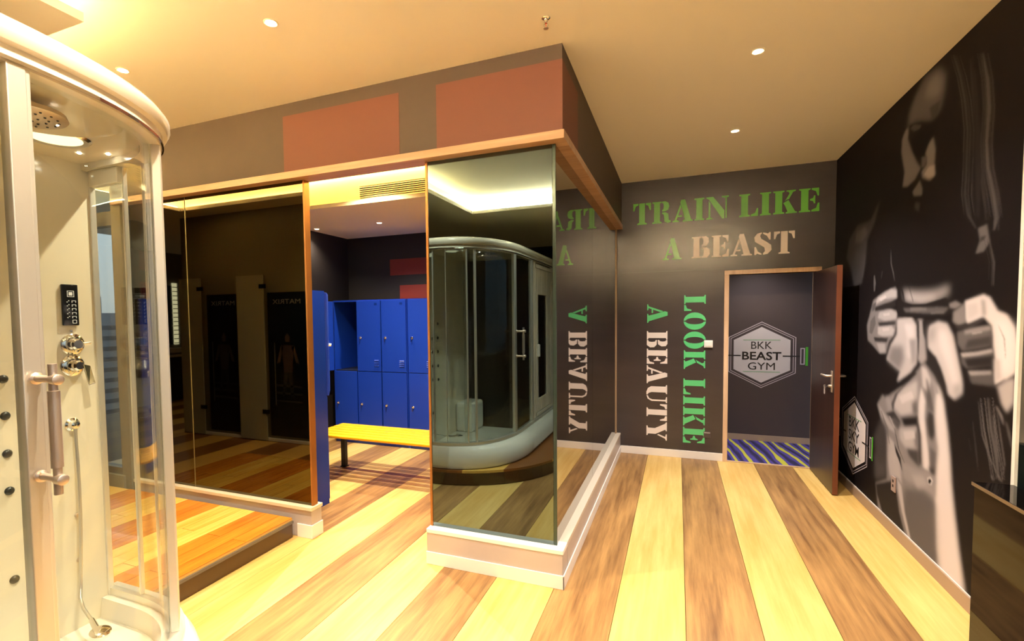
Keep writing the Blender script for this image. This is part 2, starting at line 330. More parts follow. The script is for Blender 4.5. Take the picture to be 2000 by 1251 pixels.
    (0.22, 0.015, [(4.588, 0.96), (4.253, 1.104), (4.068, 1.22), (3.974, 1.285), (3.84, 1.214), (3.731, 1.125), (3.687, 0.994), (3.647, 0.888), (3.615, 0.75), (3.592, 0.62), (3.542, 0.469), (3.49, 0.3), (3.412, 0.103), (3.352, -0.093), (3.879, -0.413), (4.23, -0.225), (4.525, 0.056), (4.658, 0.058), (4.731, 0.266), (4.52, 0.365), (4.55, 0.493), (4.569, 0.679), (4.746, 0.887), (4.639, 0.979)]),
    (0.44, 0.02, [(4.447, 0.982), (4.252, 1.085), (4.064, 1.161), (4.051, 1.026), (4.107, 0.933), (4.295, 0.879), (4.425, 0.915)]),
    (0.3, 0.02, [(4.589, 0.971), (4.484, 0.977), (4.429, 0.904), (4.529, 0.866)]),
    (0.012, 0.012, [(4.345, 1.097), (4.109, 1.211), (4.067, 1.206), (4.189, 1.136), (4.298, 1.089)]),
    (0.5, 0.015, [(4.011, 1.257), (3.943, 1.246), (3.874, 1.184), (3.906, 1.11), (3.983, 1.126)]),
    (0.012, 0.018, [(4.306, 0.867), (4.025, 0.934), (4.014, 0.868), (4.233, 0.811)]),
    (0.04, 0.012, [(4.58, 0.846), (4.449, 0.829), (4.325, 0.813), (4.304, 0.838), (4.428, 0.894)]),
    (0.4, 0.018, [(4.324, 0.789), (4.047, 0.852), (4.012, 0.75), (4.051, 0.658), (4.19, 0.669), (4.314, 0.715)]),
    (0.05, 0.018, [(4.201, 0.676), (4.01, 0.715), (3.998, 0.599), (4.143, 0.629)]),
    (0.04, 0.012, [(4.058, 0.924), (3.998, 0.917), (3.969, 0.635), (4.003, 0.607), (4.04, 0.799)]),
    (0.62, 0.014, [(4.002, 1.123), (3.943, 1.043), (3.947, 0.945), (3.917, 0.827), (3.876, 0.722), (3.845, 0.617), (3.939, 0.616), (3.977, 0.813), (4.022, 0.894), (4.042, 0.981)]),
    (0.035, 0.016, [(3.898, 0.989), (3.821, 0.977), (3.792, 0.863), (3.842, 0.807), (3.888, 0.842), (3.919, 0.923)]),
    (0.12, 0.016, [(3.865, 0.769), (3.766, 0.751), (3.759, 0.651), (3.855, 0.623)]),
    (0.05, 0.015, [(3.874, 0.635), (3.769, 0.665), (3.766, 0.619), (3.835, 0.598)]),
    (0.1, 0.015, [(3.943, 1.105), (3.867, 1.081), (3.808, 0.988), (3.88, 0.992)]),
    (0.66, 0.018, [(3.802, 1.167), (3.72, 1.079), (3.67, 0.932), (3.627, 0.771), (3.602, 0.633), (3.557, 0.463), (3.504, 0.294), (3.433, 0.092), (3.389, -0.039), (3.645, -0.186), (3.754, 0.183), (3.771, 0.39), (3.773, 0.519), (3.768, 0.649), (3.756, 0.779), (3.785, 0.857), (3.807, 0.98)]),
    (0.28, 0.02, [(4.25, 0.566), (4.025, 0.578), (3.872, 0.609), (3.781, 0.593), (3.774, 0.484), (4.018, 0.474), (4.254, 0.457)]),
    (0.11, 0.03, [(4.204, 0.395), (3.939, 0.473), (3.772, 0.451), (3.737, 0.191), (3.65, -0.105), (3.812, -0.283), (4.065, -0.049), (4.238, 0.216)]),
    (0.36, 0.014, [(4.717, 0.891), (4.58, 0.835), (4.42, 0.774), (4.388, 0.738), (4.494, 0.746), (4.655, 0.816)]),
    (0.4, 0.014, [(4.538, 0.696), (4.413, 0.669), (4.295, 0.573), (4.255, 0.407), (4.323, 0.436), (4.457, 0.395), (4.521, 0.533)]),
    (0.02, 0.006, [(4.4, 0.662), (4.349, 0.629), (4.286, 0.585), (4.252, 0.497), (4.293, 0.544), (4.371, 0.603)]),
    (0.02, 0.012, [(4.731, 0.261), (4.418, 0.386), (4.335, 0.331), (4.278, 0.2), (4.065, -0.049), (3.976, -0.145), (4.17, -0.098), (4.523, 0.025), (4.702, 0.187)]),
    (0.45, 0.01, [(4.334, 0.422), (4.261, 0.395), (4.193, 0.232), (4.072, 0.062), (3.982, -0.047), (4.092, 0.034), (4.238, 0.216), (4.304, 0.332)]),
    (0.07, 0.03, [(4.767, 0.478), (4.563, 0.596), (4.521, 0.375), (4.753, 0.287)]),
    (0.55, 0.006, [(3.884, 0.566), (3.843, 0.587), (3.812, 0.575), (3.827, 0.54), (3.867, 0.532)]),
    (0.008, 0.004, [(3.869, 0.563), (3.841, 0.575), (3.829, 0.561), (3.846, 0.54), (3.868, 0.54)]),
    (0.11, 0.005, [(3.353, 1.138), (3.307, 0.965), (3.24, 0.874), (3.165, 0.805), (3.139, 0.779), (3.136, 0.779), (3.158, 0.807), (3.232, 0.876), (3.298, 0.967), (3.35, 1.138)]),
    (0.1, 0.006, [(3.27, 1.165), (3.242, 1.015), (3.187, 0.888), (3.152, 0.781), (3.146, 0.783), (3.169, 0.893), (3.224, 1.019), (3.263, 1.166)]),
    (0.08, 0.006, [(3.218, 1.083), (3.193, 0.922), (3.165, 0.791), (3.157, 0.794), (3.168, 0.928), (3.209, 1.084)]),
    (0.13, 0.005, [(3.195, 1.135), (3.155, 1), (3.114, 0.874), (3.128, 0.789), (3.126, 0.789), (3.107, 0.876), (3.148, 1.001), (3.193, 1.136)]),
    (0.2, 0.008, [(3.196, 1.135), (3.16, 1.094), (3.135, 1.058), (3.13, 1.059), (3.144, 1.097), (3.191, 1.136)]),
    (0.07, 0.006, [(3.116, 1.075), (3.093, 1.013), (3.066, 0.96), (3.059, 0.962), (3.07, 1.019), (3.108, 1.077)]),
    (0.22, 0.006, [(3.215, 0.786), (3.202, 0.766), (3.197, 0.767), (3.21, 0.788)]),
    (0.14, 0.006, [(3.165, 0.805), (3.13, 0.781), (3.123, 0.783), (3.158, 0.807)]),
    (0.05, 0.005, [(3.398, 1.019), (3.358, 0.865), (3.329, 0.77), (3.327, 0.771), (3.35, 0.867), (3.395, 1.019)]),
    (0.05, 0.005, [(3.432, 0.921), (3.408, 0.867), (3.406, 0.868), (3.43, 0.922)]),
    (0.05, 0.03, [(4.659, 0.788), (4.546, 0.737), (4.525, 0.626), (4.554, 0.471), (4.719, 0.425), (4.793, 0.628)]),
    (0.07, 0.01, [(4.24, 1.116), (4.414, 1.018), (4.472, 0.938), (4.45, 0.89), (4.431, 0.893), (4.417, 0.947), (4.362, 1.026), (4.223, 1.118)]),
    (0.08, 0.016, [(4.413, 0.856), (4.303, 0.828), (4.334, 0.772), (4.447, 0.809)]),
    (0.09, 0.014, [(3.941, 1.185), (3.913, 1.074), (3.906, 0.988), (3.89, 0.99), (3.865, 1.081), (3.925, 1.186)]),
    (0.12, 0.02, [(4.136, 0.993), (4.056, 1.043), (4.038, 0.946), (4.11, 0.921)]),
    (0.14, 0.02, [(4.092, 0.806), (4.03, 0.838), (4.014, 0.714), (4.064, 0.71)]),
    (0.35, 0.02, [(4.104, 0.522), (3.945, 0.561), (3.866, 0.523), (4.017, 0.456)]),
    (0.3, 0.012, [(3.884, 1.2), (3.82, 1.173), (3.764, 1.114), (3.815, 1.106)]),
    (0.3, 0.02, [(4.21, 1.425), (4.088, 1.43), (4.088, 1.275), (4.153, 1.25)]),
    (0.33, 0.03, [(3.928, 1.502), (3.825, 1.522), (3.856, 1.422), (3.922, 1.41)]),
    (0.4, 0.02, [(3.604, 1.183), (3.527, 1.21), (3.524, 1.153), (3.589, 1.118)]),
    (0.55, 0.015, [(3.502, 1.64), (3.389, 1.653), (3.372, 1.591), (3.482, 1.552)]),
    (0.35, 0.012, [(3.363, 1.668), (3.323, 1.659), (3.305, 1.584), (3.344, 1.576)]),
    (0.5, 0.012, [(3.225, 1.365), (3.18, 1.369), (3.162, 1.277), (3.213, 1.25)]),
    (0.02, 0.004, [(4.274, 2.863), (4.195, 2.854), (4.063, 2.802), (4.056, 2.799), (4.172, 2.846), (4.266, 2.86)]),
    (0.09, 0.01, [(4.099, 2.605), (4.019, 2.582), (4.042, 2.529), (4.094, 2.532)]),
    (0.05, 0.012, [(4.014, 2.883), (3.869, 2.872), (3.888, 2.801), (3.971, 2.792)]),
    (0.0428318, 0.003, [(3.696, 3.054), (3.617, 2.895), (3.562, 2.751), (3.524, 2.577), (3.52, 2.376), (3.525, 2.237), (3.487, 2.118), (3.484, 2.118), (3.515, 2.235), (3.511, 2.374), (3.514, 2.574), (3.553, 2.748), (3.607, 2.891), (3.692, 3.053)]),
    (0.0472814, 0.003, [(3.661, 3.038), (3.584, 2.881), (3.531, 2.739), (3.492, 2.567), (3.489, 2.368), (3.494, 2.23), (3.456, 2.113), (3.453, 2.112), (3.484, 2.228), (3.48, 2.365), (3.483, 2.563), (3.521, 2.735), (3.575, 2.877), (3.658, 3.036)]),
    (0.0480175, 0.003, [(3.762, 3.086), (3.682, 2.924), (3.627, 2.777), (3.588, 2.599), (3.587, 2.394), (3.593, 2.252), (3.555, 2.131), (3.552, 2.131), (3.583, 2.25), (3.577, 2.392), (3.578, 2.596), (3.617, 2.773), (3.672, 2.919), (3.759, 3.084)]),
    (0.0189622, 0.003, [(3.693, 3.053), (3.614, 2.894), (3.558, 2.75), (3.518, 2.575), (3.514, 2.375), (3.518, 2.235), (3.479, 2.117), (3.476, 2.116), (3.508, 2.233), (3.505, 2.372), (3.509, 2.572), (3.548, 2.746), (3.604, 2.889), (3.689, 3.051)]),
    (0.0340316, 0.003, [(3.713, 3.062), (3.637, 2.904), (3.584, 2.76), (3.547, 2.585), (3.547, 2.384), (3.555, 2.243), (3.519, 2.124), (3.515, 2.124), (3.545, 2.241), (3.537, 2.381), (3.538, 2.582), (3.574, 2.756), (3.626, 2.899), (3.709, 3.061)]),
    (0.0225855, 0.003, [(3.701, 3.057), (3.627, 2.899), (3.576, 2.757), (3.541, 2.583), (3.542, 2.382), (3.551, 2.242), (3.516, 2.124), (3.513, 2.123), (3.541, 2.24), (3.532, 2.38), (3.531, 2.58), (3.566, 2.753), (3.617, 2.895), (3.698, 3.055)]),
    (0.0418004, 0.003, [(3.734, 3.073), (3.653, 2.911), (3.595, 2.764), (3.555, 2.588), (3.551, 2.385), (3.554, 2.243), (3.515, 2.124), (3.511, 2.123), (3.545, 2.241), (3.541, 2.382), (3.545, 2.584), (3.586, 2.76), (3.642, 2.906), (3.73, 3.071)]),
    (0.0198569, 0.003, [(3.748, 3.079), (3.666, 2.917), (3.609, 2.77), (3.569, 2.593), (3.566, 2.389), (3.57, 2.247), (3.531, 2.127), (3.527, 2.126), (3.56, 2.245), (3.556, 2.386), (3.559, 2.589), (3.599, 2.766), (3.656, 2.912), (3.744, 3.077)]),
    (0.0150621, 0.003, [(3.696, 3.055), (3.622, 2.897), (3.57, 2.754), (3.535, 2.581), (3.535, 2.38), (3.543, 2.241), (3.508, 2.122), (3.505, 2.122), (3.533, 2.239), (3.525, 2.378), (3.525, 2.578), (3.56, 2.751), (3.612, 2.893), (3.693, 3.053)]),
    (0.0286192, 0.003, [(3.39, 2.919), (3.344, 2.768), (3.323, 2.62), (3.337, 2.458), (3.32, 2.322), (3.268, 2.179), (3.233, 2.062), (3.231, 2.062), (3.26, 2.178), (3.312, 2.32), (3.329, 2.455), (3.315, 2.617), (3.336, 2.764), (3.388, 2.918)]),
    (0.0315722, 0.003, [(3.379, 2.914), (3.329, 2.761), (3.305, 2.613), (3.315, 2.451), (3.295, 2.315), (3.24, 2.173), (3.202, 2.057), (3.2, 2.056), (3.232, 2.171), (3.287, 2.313), (3.307, 2.448), (3.297, 2.61), (3.321, 2.758), (3.376, 2.912)]),
    (0.0471132, 0.003, [(3.381, 2.915), (3.333, 2.763), (3.311, 2.616), (3.323, 2.453), (3.304, 2.318), (3.251, 2.176), (3.215, 2.059), (3.212, 2.059), (3.243, 2.174), (3.296, 2.316), (3.314, 2.451), (3.303, 2.613), (3.325, 2.759), (3.378, 2.913)]),
    (0.0476257, 0.003, [(3.461, 2.953), (3.408, 2.795), (3.382, 2.643), (3.392, 2.475), (3.371, 2.336), (3.313, 2.189), (3.273, 2.07), (3.27, 2.069), (3.304, 2.188), (3.362, 2.333), (3.384, 2.473), (3.374, 2.639), (3.399, 2.791), (3.458, 2.951)]),
    (0.0319516, 0.003, [(3.381, 2.914), (3.331, 2.762), (3.306, 2.614), (3.316, 2.451), (3.296, 2.315), (3.241, 2.173), (3.203, 2.057), (3.201, 2.056), (3.233, 2.172), (3.288, 2.313), (3.308, 2.449), (3.298, 2.611), (3.322, 2.758), (3.378, 2.913)]),
    (0.0258281, 0.003, [(3.444, 2.945), (3.396, 2.79), (3.375, 2.64), (3.39, 2.475), (3.373, 2.336), (3.319, 2.191), (3.283, 2.071), (3.281, 2.071), (3.311, 2.189), (3.364, 2.334), (3.381, 2.472), (3.367, 2.637), (3.388, 2.786), (3.441, 2.943)]),
    (0.0441244, 0.003, [(3.476, 2.96), (3.426, 2.803), (3.404, 2.651), (3.419, 2.484), (3.4, 2.344), (3.345, 2.197), (3.308, 2.076), (3.305, 2.075), (3.336, 2.195), (3.392, 2.341), (3.41, 2.481), (3.395, 2.648), (3.418, 2.799), (3.473, 2.958)]),
    (0.0335159, 0.003, [(3.483, 2.963), (3.431, 2.805), (3.406, 2.652), (3.418, 2.484), (3.398, 2.343), (3.34, 2.195), (3.301, 2.075), (3.298, 2.074), (3.332, 2.194), (3.389, 2.341), (3.409, 2.481), (3.397, 2.648), (3.422, 2.801), (3.48, 2.962)]),
    (0.0392298, 0.003, [(3.449, 2.947), (3.398, 2.791), (3.373, 2.639), (3.384, 2.473), (3.363, 2.334), (3.306, 2.188), (3.267, 2.068), (3.264, 2.068), (3.298, 2.186), (3.354, 2.331), (3.375, 2.47), (3.364, 2.636), (3.389, 2.787), (3.446, 2.946)]),
    (0.0481868, 0.003, [(3.449, 2.947), (3.399, 2.791), (3.376, 2.64), (3.389, 2.474), (3.37, 2.336), (3.315, 2.19), (3.277, 2.07), (3.275, 2.07), (3.306, 2.188), (3.362, 2.333), (3.38, 2.472), (3.368, 2.637), (3.39, 2.787), (3.446, 2.945)]),
    (0.0155716, 0.003, [(3.522, 2.972), (3.484, 2.73), (3.476, 2.483), (3.446, 2.219), (3.404, 2.074), (3.401, 2.073), (3.437, 2.217), (3.467, 2.48), (3.475, 2.727), (3.519, 2.971)]),
    (0.0154517, 0.003, [(3.446, 2.936), (3.411, 2.701), (3.404, 2.46), (3.376, 2.204), (3.337, 2.062), (3.334, 2.062), (3.368, 2.202), (3.396, 2.457), (3.402, 2.698), (3.443, 2.935)]),
    (0.029463, 0.003, [(3.442, 2.934), (3.411, 2.701), (3.408, 2.461), (3.384, 2.205), (3.348, 2.064), (3.345, 2.064), (3.376, 2.203), (3.4, 2.459), (3.402, 2.698), (3.439, 2.933)]),
    (0.019523, 0.003, [(3.528, 2.975), (3.498, 2.736), (3.498, 2.489), (3.476, 2.226), (3.441, 2.08), (3.438, 2.08), (3.467, 2.224), (3.489, 2.487), (3.488, 2.732), (3.525, 2.973)]),
    (0.0338934, 0.003, [(3.424, 2.926), (3.395, 2.695), (3.394, 2.457), (3.371, 2.202), (3.337, 2.062), (3.334, 2.062), (3.363, 2.201), (3.385, 2.454), (3.386, 2.691), (3.421, 2.924)]),
    (0.0236095, 0.003, [(3.427, 2.927), (3.391, 2.693), (3.384, 2.454), (3.356, 2.199), (3.316, 2.058), (3.313, 2.058), (3.347, 2.197), (3.375, 2.451), (3.382, 2.69), (3.424, 2.926)]),
    (0.125316, 0.003, [(3.299, 1.161), (3.26, 1.011), (3.209, 0.882), (3.166, 0.777), (3.165, 0.777), (3.205, 0.884), (3.255, 1.012), (3.297, 1.161)]),
    (0.127695, 0.003, [(3.332, 1.155), (3.29, 1.005), (3.235, 0.876), (3.188, 0.77), (3.187, 0.77), (3.231, 0.877), (3.285, 1.006), (3.331, 1.156)]),
    (0.144038, 0.003, [(3.232, 1.171), (3.201, 1.024), (3.159, 0.896), (3.123, 0.79), (3.121, 0.791), (3.154, 0.897), (3.197, 1.025), (3.231, 1.171)]),
    (0.107191, 0.003, [(3.335, 1.155), (3.297, 1.003), (3.248, 0.872), (3.206, 0.764), (3.204, 0.765), (3.243, 0.873), (3.292, 1.004), (3.333, 1.155)]),
    (0.141662, 0.003, [(3.225, 1.172), (3.19, 1.026), (3.144, 0.9), (3.105, 0.796), (3.104, 0.796), (3.14, 0.901), (3.186, 1.027), (3.223, 1.172)]),
    (0.074848, 0.003, [(3.273, 1.165), (3.238, 1.016), (3.191, 0.887), (3.151, 0.782), (3.149, 0.782), (3.186, 0.889), (3.233, 1.017), (3.272, 1.165)]),
    (0.0563755, 0.003, [(3.323, 1.157), (3.289, 1.005), (3.244, 0.873), (3.205, 0.765), (3.204, 0.765), (3.239, 0.875), (3.284, 1.006), (3.321, 1.157)]),
    (0.0577682, 0.003, [(3.254, 1.168), (3.211, 1.022), (3.156, 0.897), (3.109, 0.795), (3.108, 0.795), (3.152, 0.898), (3.206, 1.023), (3.253, 1.168)]),
    (0.0986884, 0.003, [(3.34, 1.154), (3.294, 1.004), (3.237, 0.875), (3.187, 0.77), (3.185, 0.771), (3.232, 0.876), (3.289, 1.005), (3.339, 1.154)]),
    (0.105336, 0.003, [(3.292, 1.162), (3.257, 1.012), (3.21, 0.882), (3.171, 0.775), (3.169, 0.776), (3.206, 0.883), (3.252, 1.013), (3.29, 1.162)]),
    (0.0510879, 0.003, [(3.305, 1.963), (3.26, 1.845), (3.259, 1.729), (3.257, 1.728), (3.254, 1.844), (3.303, 1.962)]),
    (0.0316361, 0.003, [(3.351, 1.969), (3.301, 1.849), (3.296, 1.731), (3.294, 1.73), (3.295, 1.848), (3.349, 1.969)]),
    (0.0365286, 0.003, [(3.325, 1.965), (3.276, 1.847), (3.272, 1.729), (3.27, 1.729), (3.27, 1.846), (3.323, 1.965)]),
    (0.06152, 0.003, [(3.311, 1.963), (3.262, 1.845), (3.257, 1.728), (3.254, 1.728), (3.255, 1.845), (3.309, 1.963)]),
    (0.55, 0.005, [(4.775, 1.711), (4.644, 1.735), (4.614, 1.717), (4.728, 1.693)]),
    (0.5, 0.005, [(4.677, 1.596), (4.55, 1.601), (4.549, 1.583), (4.661, 1.576)]),
    (0.5, 0.005, [(4.684, 1.483), (4.556, 1.492), (4.546, 1.47), (4.668, 1.459)]),
    (0.12, 0.006, [(4.938, 1.537), (4.844, 1.585), (4.823, 1.515), (4.897, 1.431), (4.958, 1.441)]),
    (0.1, 0.006, [(4.914, 1.668), (4.82, 1.69), (4.847, 1.632), (4.904, 1.609)]),
    (0.35, 0.006, [(3.435, 1.49), (3.339, 1.502), (3.338, 1.494), (3.431, 1.48)]),
    (0.3, 0.004, [(3.204, 1.533), (3.156, 1.47), (3.135, 1.373), (3.132, 1.373), (3.146, 1.471), (3.2, 1.533)]),
    (0.5, 0.006, [(4.505, 0.839), (4.399, 0.768), (4.391, 0.77), (4.496, 0.84)]),
    (0.04, 0.004, [(4.41, 0.776), (4.333, 0.643), (4.218, 0.565), (4.214, 0.566), (4.319, 0.646), (4.405, 0.777)]),
    (0.15, 0.006, [(4.669, 0.851), (4.562, 0.744), (4.491, 0.634), (4.481, 0.637), (4.531, 0.75), (4.658, 0.853)]),
    (0.55, 0.01, [(4.339, 1.009), (4.142, 1.077), (4.107, 1.035), (4.289, 0.968)]),
    (0.5, 0.01, [(4.253, 0.78), (4.082, 0.822), (4.069, 0.774), (4.227, 0.727)]),
]

# ================================================================== SETTING
XL, YF, ZP = -9.2, -3.5, 0.15               # left end, wall behind, platform height
XC = -4.4                                   # left end of the locker room

# ---- floor with striped planks
fl = bx('floor', mat('subfloor', '#3a2a1c', .8), XL, XR, YF, YB, -.08, -.012)
tag(fl, 'striped floor of alternating pale and brown wood planks', 'floor', kind='structure')
PW, PX0 = .3585, .05
kmin = math.floor((-6.0 - PX0) / PW); k = kmin
while PX0 + k * PW < XR - .01:
    x0 = PX0 + k * PW; x1 = min(x0 + PW, XR)
    for (y0, y1) in (((YF, 2.899), (2.901, YB - .002)) if k == -8 else ((YF, YB - .002),)):
        bx('plank', M_bro if k % 2 == 0 and y1 != 2.899 else M_yel, x0 + .0012, x1 - .0012, y0, y1, -.012, 0, fl, bevel=.0012)
    k += 1

# ---- raised platform left of and around the shower cabin
EDGE = [(-2.62, YH - .004), (-2.62, 1.56)]
for i in range(13):
    a = math.radians(90 - 90 * i / 12)
    EDGE.append((-2.3 + 1.2 * math.cos(a) ** .9 if i < 12 else -1.1, .3 + 1.22 * math.sin(a) ** .9 if i < 12 else .3))
EDGE += [(-1.1, YF + .01), (XL + .01, YF + .01), (XL + .01, YH - .004)]
pm = bpy.data.materials.new('platform_stripes'); pm.use_nodes = True; t = pm.node_tree; b = t.nodes['Principled BSDF']
g = t.nodes.new('ShaderNodeNewGeometry'); s_ = t.nodes.new('ShaderNodeSeparateXYZ'); t.links.new(g.outputs['Position'], s_.inputs[0])
m1 = t.nodes.new('ShaderNodeMath'); m1.operation = 'ADD'; m1.inputs[1].default_value = 2.62 + .36 * 40; t.links.new(s_.outputs[0], m1.inputs[0])
m2 = t.nodes.new('ShaderNodeMath'); m2.operation = 'MODULO'; m2.inputs[1].default_value = .72; t.links.new(m1.outputs[0], m2.inputs[0])
m3 = t.nodes.new('ShaderNodeMath'); m3.operation = 'GREATER_THAN'; m3.inputs[1].default_value = .36; t.links.new(m2.outputs[0], m3.inputs[0])
mx = t.nodes.new('ShaderNodeMix'); mx.data_type = 'RGBA'; mx.inputs[6].default_value = hexc('#e2b45c'); mx.inputs[7].default_value = hexc('#8a5526')
t.links.new(m3.outputs[0], mx.inputs[0]); t.links.new(mx.outputs[2], b.inputs['Base Color']); b.inputs['Roughness'].default_value = .3
plat = thing('platform', (-5, 0, 0), 'raised wood-look platform with dark glossy riser under the shower cabin', 'platform', kind='structure')
o = G().prism(EDGE, 0.005, ZP - .03).build('riser', mat('riser_gloss', '#4a3018', .10, coat=.3), plat)
o = G().prism(EDGE, ZP - .03, ZP - .006).build('deck', pm, plat)
seg = EDGE[:14]
o = G().sweep([[(x + dx, y + dy, z) for x, y in EDGE[:2]] for dx, dy, z in ((-.02, 0, ZP - .04), (.012, 0, ZP - .04), (.012, 0, ZP - .022), (-.02, 0, ZP - .022))]).build('edge_trim', mat('trim_grey', '#6d655c', .4, .3), plat)
M_to = wood('tile_orange', '#b5651c', '#dd8f2e', .25); M_ty = wood('tile_yellow', '#e3a93c', '#f5cd6a', .25)
rows = {}
for i in range(15):
    x1 = -2.616 - .12 * i; x0 = x1 - .12
    strip = (i // 3) % 2
    y = YH - .006 - (0 if i % 2 else .42)
    segs = [(y, YH - .006)] if i % 2 == 0 else []
    while y > 1.72:
        segs.append((max(y - .9, 1.70), y)); y -= .9
    for (a, c) in segs:
        if c - a < .02: continue
        bx('tile', M_ty if strip else M_to, x0 + .002, x1 - .002, a + .002, c - .002, ZP - .006, ZP, plat, bevel=.001)

# ---- ceiling
cl = bx('ceiling', M_ceil, XL, XR, YF, YB, H, H + .1)
tag(cl, 'cream painted ceiling with recessed downlights', 'ceiling', kind='structure')
# dropped ceiling with hidden light strips
ZS = 2.93
sof = thing('ceiling_drop', (-5, 0, ZS), 'lower cream ceiling with hidden warm light cove along its edge', 'ceiling', kind='structure')
G().box(XL, -5.6, 1.45, YH, ZS, ZS + .04).build('lip', M_ceil, sof)
G().box(XL, -2.45, -.2, 1.45, ZS, ZS + .04).build('lip', M_ceil, sof)
G().box(XL, XR, YF, -.2, ZS, ZS + .04).build('lip', M_ceil, sof)
for (x0, x1, y0, y1) in ((XL, -5.75, 1.3, YH), (XL, -2.6, -.35, 1.3), (XL, XR, YF, -.35)):
    G().box(x0, x1, y0, y1, ZS + .04, H).build('fascia', M_ceil, sof)
for (x0, x1, y0, y1) in ((-5.72, -5.70, 1.4, YH - .05), (-5.7, -2.6, 1.33, 1.35), (-2.57, -2.55, -.3, 1.3), (-2.55, XR - .05, -.32, -.30)):
    G().box(x0, x1, y0, y1, ZS + .05, ZS + .07).build('light_strip', M_ledr if y1 == -.30 else M_led, sof)

# ---- walls
wb = thing('wall_back', (0, YB, 0), 'dark wallpaper wall with stencil slogans around the doorway', 'wall', kind='structure')
DX0, DX1, DZ = .51, 1.30, 2.03
G().box(XC - .1, DX0, YB, YB + .12, 0, H).build('wall_section', M_dark, wb)
G().box(DX1, XR, YB, YB + .12, 0, H).build('wall_section', M_dark, wb)
G().box(DX0, DX1, YB, YB + .12, DZ, H).build('wall_section', M_dark, wb)
G().box(-.60, DX0 - .045, YB - .0012, YB, 2.094, 2.099).build('wallpaper_seam', mat('seam', '#2a2224', .5), wb)
wr = thing('wall_right', (XR, 3, 0), 'black wall covered by a large black and white mural', 'wall', kind='structure')
G().box(XR, XR + .15, 3.04, YB + .12, 0, H).build('wall_section', M_black, wr)
G().box(XR, XR + .15, YF, 3.04, 0, .70).build('wall_section', M_black, wr)
G().box(XR, XR + .15, YF, 3.04, 2.75, H).build('wall_section', M_black, wr)
G().box(XR, XR + .15, YF, -2.6, .70, 2.75).build('wall_section', M_black, wr)
wl = bx('wall_left', mat('wall_taupe', '#7d7362', .7), XL - .12, XL, YF, YH + .1, 0, H)
tag(wl, 'taupe end wall behind the washbasins', 'wall', kind='structure')
wf = bx('wall_rear', M_black, XL, XR, YF - .12, YF, 0, H)
tag(wf, 'dark painted wall behind the sauna', 'wall', kind='structure')
# far left outer wall with a tall window (seen through the shower cabin)
wg = thing('wall_window', (-6, YH, 0), 'outer wall framing the tall city window beside the bronze glass', 'wall', kind='structure')
G().box(XL, -5.7, YH, YH + .15, 0, H).build('wall_section', mat('wall_taupe'), wg)
G().box(-5.7, XC - .1, YH, YH + .15, 0, .25).build('wall_section', mat('wall_taupe'), wg)
G().box(XC - .14, XC - .02, YH + .02, YH + .2, 0, H).build('wall_section', mat('wall_taupe'), wg)

# ---- header over the glazed room
hd = thing('wall_header', (-1, YH, 2.6), 'brown painted bulkhead with rust red blocks above the glass', 'wall', kind='structure')
G().box(XC - .1, XH, YH, YH + .12, 2.647, H).build('bulkhead', M_head, hd)
G().box(XH - .12, XH, YH + .12, YB - .001, 2.647, H).build('bulkhead', M_head, hd)
for (x0, x1) in ((-2.6, -1.655), (-1.39, XH)):
    G().box(x0, x1 + (.0015 if x1 == XH else 0), YH - .0015, YH, 2.647, 3.035).build('painted_block', M_red, hd)
G().box(XH, XH + .0015, YH, 3.265, 2.647, 3.035).build('painted_block', M_red, hd)
G().box(XC - .1, XH + .012, YH - .012, YH + .13, 2.598, 2.647).build('trim_board', M_trimw, hd, bevel=.002)
G().box(XH - .13, XH + .012, YH + .13, YB - .001, 2.598, 2.647).build('trim_board', M_trimw, hd, bevel=.002)

# ---- plinth
def plinth(name, label, runs):
    p_ = thing(name, (runs[0][0], runs[0][2], 0), label, 'plinth', kind='structure')
    for (x0, x1, y0, y1) in runs:
        G().box(x0, x1, y0, y1, 0, .23).build('kerb', M_base, p_, bevel=.003)
    return p_
p1 = plinth('trim_1', 'pale stone plinth under the grey corner mirror glass', [(-1.512, XH - .01, YH + .008, YH + .14), (XH - .14, XH - .008, YH + .14, YB - .002)])
G().box(-1.514, XH, YH, YH + .008, 0, .083).build('skirting_board', M_white, p1, bevel=.002)
G().box(XH - .008, XH, YH, YB - .002, 0, .083).build('skirting_board', M_white, p1, bevel=.002)
G().box(-1.512, XH - .006, YH + .004, YH + .13, .205, .232).build('cap', M_white, p1, bevel=.003)
G().box(XH - .13, XH - .006, YH + .1305, YB - .003, .205, .232).build('cap', mat('cap_grey', '#cfc3b4', .3), p1, bevel=.003)
p2 = plinth('trim_2', 'pale plinth under the bronze glass beside the platform', [(XC, -2.47, YH + .03, YH + .14)])
G().box(-2.60, -2.466, YH + .022, YH + .03, 0, .10).build('skirting_board', M_white, p2, bevel=.002)
G().box(-2.47, -2.462, YH + .022, YH + .145, 0, .10).build('skirting_board', M_white, p2, bevel=.002)
G().box(XC, -2.462, YH + .018, YH + .145, .205, .232).build('cap', mat('cap_beige', '#d9cbb0', .3), p2, bevel=.003)

